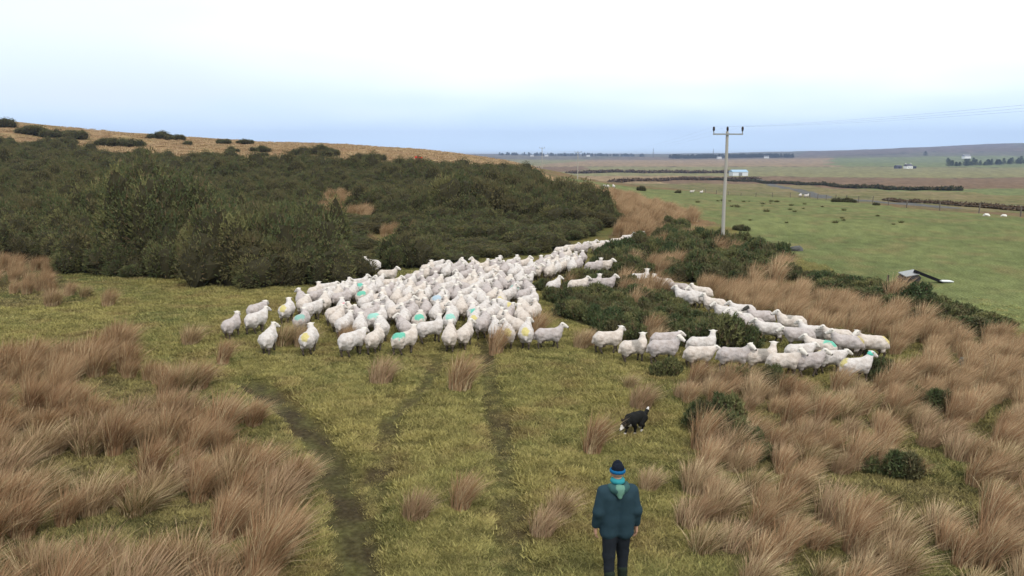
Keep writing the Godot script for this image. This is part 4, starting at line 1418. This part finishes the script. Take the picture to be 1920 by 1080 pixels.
func build_country() -> void:
	fence([Vector2(46.8, 66), Vector2(47.3, 80), Vector2(46.9, 94), Vector2(51.5, 122), Vector2(56.4, 150), Vector2(52, 180), Vector2(48, 208)], "post and wire fence along the green field's far side")
	var stake := Soup.new()
	tube(stake, [Vector3(0, -0.3, 0), Vector3(0.01, 0.3, 0), Vector3(0.03, 0.62, 0.01)], [0.05, 0.048, 0.042], Color(0.07, 0.06, 0.05), 7)
	tag(single("wooden_stake", stake.mesh(), M.wood, on_ground(16.2, 33.6)), "short dark stake at the field edge left of the scrap", "stake")
	var dark := [Color(0.03, 0.03, 0.02), Color(0.05, 0.055, 0.028), Color(0.075, 0.06, 0.035)]
	var brown := [Color(0.05, 0.035, 0.025), Color(0.09, 0.06, 0.04), Color(0.12, 0.085, 0.055)]
	hedge([Vector2(134, 625), Vector2(154, 520), Vector2(160, 397), Vector2(159, 320), Vector2(165, 292)], 1.5, 2.2, dark, "hedge", "long dark hedge running across the valley beyond the road", "hedge")
	hedge([Vector2(70, 148), Vector2(68.2, 140.5), Vector2(60.7, 107), Vector2(56.6, 87.4), Vector2(55, 74)], 0.42, 1.0, brown, "heather_bank", "low brown heather bank beyond the green field's right side", "bank")
	hedge([Vector2(60, 480), Vector2(110, 560), Vector2(190, 610)], 1.5, 4.0, brown, "scrub_row", "dark row of scrub on the brown land behind the power pole", "scrub")
	hedge([Vector2(250, 860), Vector2(120, 900), Vector2(60, 860)], 2.4, 7.0, brown, "plantation_edge", "dark purple-brown strip of trees beyond the second power pole", "trees")
	cottage(593, 1194, 0.5, 13.0, 3.6, Color(0.80, 0.80, 0.80), Color(0.10, 0.10, 0.12), "white cottage standing alone in the far valley fields")
	shed(579, 1196, 0.5, 12.0, 3.4, Color(0.10, 0.10, 0.13), Color(0.08, 0.08, 0.10), "dark shed just beside the lone white cottage")
	shed(605, 1198, 0.5, 5.0, 3.0, Color(0.10, 0.10, 0.13), Color(0.08, 0.08, 0.10), "small dark shed on the right of the white cottage")
	shed(209, 735, 0.3, 16.0, 3.6, Color(0.62, 0.64, 0.68), Color(0.30, 0.42, 0.55), "long pale blue roofed shed behind the power pole")
	cottage(1393, 2450, 0.3, 24.0, 7.0, Color(0.80, 0.80, 0.80), Color(0.22, 0.22, 0.24), "white farmhouse behind the dark row of trees")
	var rows := []
	for i in 34:
		rows.append([768.0 + 10.0 * i + rng.randf_range(-4, 4), 1400.0 + 9.0 * i + rng.randf_range(-8, 8)])
	var kinds := []
	for i in 4:
		kinds.append(tree_parts(40 + i, [9.0, 12.0, 10.5, 14.0][i], [8.0, 10.0, 12.0, 9.0][i]))
	for i in rows.size():
		if i in [20, 21, 25]:
			continue
		var k: Array = kinds[rng.randi() % 4]
		var o := base("shelter_tree", on_ground(rows[i][0], rows[i][1]), rng.randf() * TAU)
		part("crown", k[0], M.leaf, o)
		part("trunk", k[1], M.wood, o)
		var big := rng.randf_range(0.8, 1.15)
		o.scale = Vector3(big * 1.35, big, big * 1.35)
		tag(o, "%s dark tree from the %s in the shelter belt by the farmhouse" % [ORD[i] if i < 20 else ORD[33 - i], "left" if i < 20 else "right"], "tree", "shelter belt trees")
	for e in [[1372, 2653, 1.5, "pair tree alone high on the far slope above the cottage"], [1010, 1850, 1.1, "tree at the left end of the far farmhouse"]]:
		var o := base("shelter_tree", on_ground(e[0], e[1]), rng.randf() * TAU)
		part("crown", kinds[2][0], M.leaf, o)
		part("trunk", kinds[2][1], M.wood, o)
		o.scale = Vector3.ONE * e[2]
		tag(o, e[3], "tree", "lone trees far off")
	# far woods as one mass
	var xf := []
	for i in 420:
		var u := rng.randf()
		var x := 560.0 + 420.0 * u
		var d := 2750.0 + 160.0 * rng.randf()
		if i % 3 == 0:
			x = -60.0 + 700.0 * u
			d = 3700.0 + 200.0 * rng.randf()
		var k := rng.randf_range(0.8, 1.3)
		xf.append(Transform3D(Basis(Vector3.UP, rng.randf() * TAU).scaled(Vector3(k * 1.4, k, k * 1.4)), on_ground(x, d)))
	var wood := multi("conifer_wood", both(kinds[1], [M.leaf, M.wood]), xf, [], null)
	tag(wood, "thin dark woods far off below the horizon", "wood")
	for e in [[88, 3500, "leftmost tiny white house below the far horizon"], [150, 3480, "second tiny white house below the far horizon"], [330, 3460, "tiny white house near the second power pole's top"], [860, 2700, "tiny white house left of the nearest pole's crossarm"], [700, 2700, "tiny white house under the left mast"]]:
		cottage(e[0], e[1], rng.randf_range(-0.4, 0.4), 15.0, 5.0, Color(0.8, 0.8, 0.8), Color(0.15, 0.15, 0.17), e[2])
	# two lattice masts
	for e in [[530, 3000, "left of two thin masts on the far horizon"], [745, 2960, "right of two thin masts on the far horizon"]]:
		var o := base("lattice_mast", on_ground(e[0], e[1]))
		var steel := Color(0.16, 0.17, 0.19)
		for k in 4:
			var s := Soup.new()
			var q := Vector3(1 if k % 2 else -1, 0, 1 if k > 1 else -1)
			tube(s, [q * 2.6 + Vector3(0, -2, 0), q * 0.5 + Vector3(0, 33, 0)], [0.3, 0.2], steel, 4)
			part("leg", s.mesh(), M.paint, o)
		var b := Soup.new()
		for i in 8:
			var y := i * 4.0
			var w := 2.6 - 2.1 * y / 33.0
			var w2 := 2.6 - 2.1 * (y + 4.0) / 33.0
			for f in [[Vector3(-1, 0, -1), Vector3(1, 0, -1)], [Vector3(1, 0, -1), Vector3(1, 0, 1)], [Vector3(1, 0, 1), Vector3(-1, 0, 1)], [Vector3(-1, 0, 1), Vector3(-1, 0, -1)]]:
				tube(b, [f[0] * w + Vector3(0, y, 0), f[1] * w2 + Vector3(0, y + 4.0, 0)], [0.12, 0.12], steel, 3)
		part("bracing", b.mesh(), M.paint, o)
		tag(o, e[2], "mast", "masts on the horizon")
	# things lying in the near field and rough ground
	var o := base("scrap_heap", on_ground(18.35, 35.2), 0.1)
	var s := Soup.new()
	lump(s, Vector3(-0.45, 0.17, 0), Vector3(0.52, 0.24, 0.4), Color(0.03, 0.03, 0.032), 0.3, 14, 3.0)
	part("dark_base", s.mesh(), M.paint, o)
	s = Soup.new()
	s.box(Vector3(-0.42, -0.015, -0.25), Vector3(0.42, 0.02, 0.25), Color(0.30, 0.31, 0.33))
	var sheet := part("grey_sheet", s.mesh(), M.paint, o)
	sheet.position = Vector3(-0.42, 0.42, 0.02)
	sheet.rotation = Vector3(0.25, 0.2, 0.12)
	s = Soup.new()
	s.box(Vector3(-0.72, -0.06, -0.09), Vector3(0.72, 0.06, 0.09), Color(0.015, 0.015, 0.017))
	var beam := part("beam", s.mesh(), M.paint, o)
	beam.position = Vector3(0.42, 0.27, 0.12)
	beam.rotation = Vector3(0, 0.0, -0.36)
	s = Soup.new()
	s.box(Vector3(-0.3, -0.02, -0.14), Vector3(0.3, 0.02, 0.14), Color(0.66, 0.68, 0.70))
	var wp := part("white_panel", s.mesh(), M.paint, o)
	wp.position = Vector3(1.22, 0.07, 0.2)
	wp.rotation = Vector3(0.05, 0.1, -0.06)
	tag(o, "dark scrap with a sloping beam and white end lying in the green field", "scrap")
	for e in [[44.6, 74.2, 0.26, Color(0.62, 0.60, 0.57), "left of two pale stones at the green field's far right edge"], [46.0, 73.8, 0.22, Color(0.62, 0.60, 0.57), "right of two pale stones at the green field's far right edge"], [16.75, 31.6, 0.26, Color(0.62, 0.60, 0.57), "pale stone at the edge of the shrub strip below the scrap"], [16.8, 46.4, 0.34, Color(0.10, 0.10, 0.10), "dark flat stone in the green field right of the pole"], [12.6, 20.9, 0.30, Color(0.15, 0.15, 0.13), "grey stone half buried in dry grass at the right edge"], [13.1, 19.9, 0.24, Color(0.17, 0.17, 0.15), "smaller grey stone in dry grass by the right edge"]]:
		var st := Soup.new()
		lump(st, Vector3(0, e[2] * 0.35, 0), Vector3(e[2] * 1.25, e[2] * 0.7, e[2]), e[3], 0.5, 14, e[0])
		var k := single("field_stone", st.mesh(), M.paint, on_ground(e[0], e[1]) - Vector3(0, 0.04, 0), 0.4)
		tag(k, e[4], "stone")
	# small red vehicle on the crest of the moor
	var v := base("red_vehicle", on_ground(-21.9, 187.3), 1.2)
	var red := Color(0.62, 0.05, 0.03)
	s = Soup.new()
	s.box(Vector3(-0.45, 0.45, -0.95), Vector3(0.45, 0.85, 0.95), red)
	s.box(Vector3(-0.35, 0.852, -0.9), Vector3(0.35, 1.0, -0.25), red)
	part("body", s.mesh(), M.paint, v)
	s = Soup.new()
	s.box(Vector3(-0.2, 0.852, -0.1), Vector3(0.2, 1.02, 0.7), Color(0.02, 0.02, 0.02))
	part("seat", s.mesh(), M.paint, v)
	for q in [Vector3(-0.5, 0.28, -0.65), Vector3(0.5, 0.28, -0.65), Vector3(-0.5, 0.28, 0.65), Vector3(0.5, 0.28, 0.65)]:
		s = Soup.new()
		tube(s, [q - Vector3(0.11, 0, 0), q + Vector3(0.11, 0, 0)], [0.28, 0.28], Color(0.02, 0.02, 0.02), 12)
		part("wheel", s.mesh(), M.paint, v)
	s = Soup.new()
	tube(s, [Vector3(-0.38, 1.16, -0.35), Vector3(0, 1.1, -0.45), Vector3(0.38, 1.16, -0.35)], [0.025, 0.03, 0.025], Color(0.03, 0.03, 0.03), 6)
	tube(s, [Vector3(0, 1.1, -0.45), Vector3(0, 0.9, -0.55)], [0.03, 0.03], Color(0.03, 0.03, 0.03), 6)
	part("handlebar", s.mesh(), M.paint, v)
	v.scale = Vector3.ONE * 0.85
	tag(v, "small bright red vehicle on the moor crest above the gorse", "vehicle")
	# clumps of rush in the green field
	var rush := tussock_mesh(900, 70, 0.3, 0.45, 0.3, 0.02, 0.75)
	for i in 34:
		var d := rng.randf_range(62.0, 108.0)
		var x := 18.0 + (d - 60.0) * 0.12 + rng.randf_range(0.0, 14.0)
		var c := single("rush_clump", rush, M.rush, on_ground(x, d), rng.randf() * TAU)
		c.scale = Vector3.ONE * rng.randf_range(0.4, 1.0)
		tag(c, "small dark rush clump dotted over the green field beyond the pole", "rushes", "rush clumps in the green field")

# ------------------------------------------------------------------ sky
func sky_image() -> Image:
	var im := Image.create(1024, 512, false, Image.FORMAT_RGBF)
	var cl := FastNoiseLite.new()
	cl.seed = 5
	cl.frequency = 1.0
	cl.fractal_octaves = 5
	var low := Color(0.55, 0.70, 0.85)
	var lilac := Color(0.555, 0.62, 0.74)
	var white := Color(0.76, 0.80, 0.785)
	for y in 512:
		var el := (0.5 - (y + 0.5) / 512.0) * PI
		for x in 1024:
			var az := ((x + 0.5) / 1024.0 - 0.5) * TAU
			var dir := Vector3(cos(el) * sin(az), sin(el), -cos(el) * cos(az))
			var e := maxf(dir.y, 0.0)
			# a flat deck of stratus seen at its true foreshortening
			var q := Vector2(dir.x, dir.z) / (e + 0.10)
			var n := cl.get_noise_2d(q.x * 0.55, q.y * 0.55)
			var m := cl.get_noise_2d(q.x * 0.22 + 30.0, q.y * 0.22)
			var side := smoothstep(-0.25, 0.5, dir.x + 0.35 * m)
			var rise := smoothstep(0.015, 0.115 + 0.05 * side, e + 0.02 * n)
			var c := low.lerp(white, rise)
			c = c.lerp(lilac.lerp(white, smoothstep(0.12, 0.4, e)), side * 0.85 * smoothstep(0.01, 0.07, e) * (0.75 + 0.6 * n))
			c = c * (1.0 + 0.06 * n)
			if dir.y < 0.0:
				c = low.lerp(Color(0.25, 0.25, 0.2), smoothstep(0.0, 0.2, -dir.y))
			im.set_pixel(x, y, c)
	return im

func _ready() -> void:
	# camera
	var cam := Camera3D.new()
	cam.name = "camera"
	add_child(cam)
	cam.position = Vector3(0, 5.75, 0)
	cam.rotation_degrees = Vector3(-9.7, 0, 0)
	cam.fov = 40.14
	cam.far = 20000.0
	cam.current = true
	# sky, air and exposure
	var env := Environment.new()
	env.background_mode = Environment.BG_SKY
	var sm := PanoramaSkyMaterial.new()
	sm.panorama = ImageTexture.create_from_image(sky_image())
	var sky := Sky.new()
	sky.sky_material = sm
	env.sky = sky
	env.background_energy_multiplier = 1.0
	env.tonemap_mode = Environment.TONE_MAPPER_LINEAR
	env.tonemap_exposure = 1.65
	env.sdfgi_enabled = true
	env.ssao_enabled = true
	env.ssil_enabled = true
	env.fog_enabled = true
	env.fog_density = 0.00012
	env.fog_light_color = Color(0.72, 0.81, 1.0)
	var we := WorldEnvironment.new()
	we.name = "world"
	we.environment = env
	add_child(we)
	# weak wide sun behind the overcast
	var sun := DirectionalLight3D.new()
	sun.name = "sun"
	sun.light_energy = 0.4
	sun.light_angular_distance = 20.0
	sun.light_color = Color(1.0, 0.97, 0.92)
	sun.shadow_enabled = true
	add_child(sun)
	sun.rotation_degrees = Vector3(-50, 25, 0)
	# noise
	rng.seed = 4
	fine.seed = 3
	fine.frequency = 0.1
	fine.fractal_octaves = 3
	coarse.seed = 8
	coarse.frequency = 0.02
	coarse.fractal_octaves = 4
	broad.seed = 12
	broad.frequency = 0.0012
	broad.fractal_octaves = 4
	make_materials()
	var t0 := Time.get_ticks_msec()
	build_ground()
	print("ground ", Time.get_ticks_msec() - t0)
	build_sheep()
	print("sheep ", Time.get_ticks_msec() - t0)
	build_dog()
	build_person()
	print("figures ", Time.get_ticks_msec() - t0)
	build_gorse()
	build_shrubs()
	print("shrubs ", Time.get_ticks_msec() - t0)
	build_tussocks()
	build_country()
	build_power_line()
	build_sward()
	print("done ", Time.get_ticks_msec() - t0)
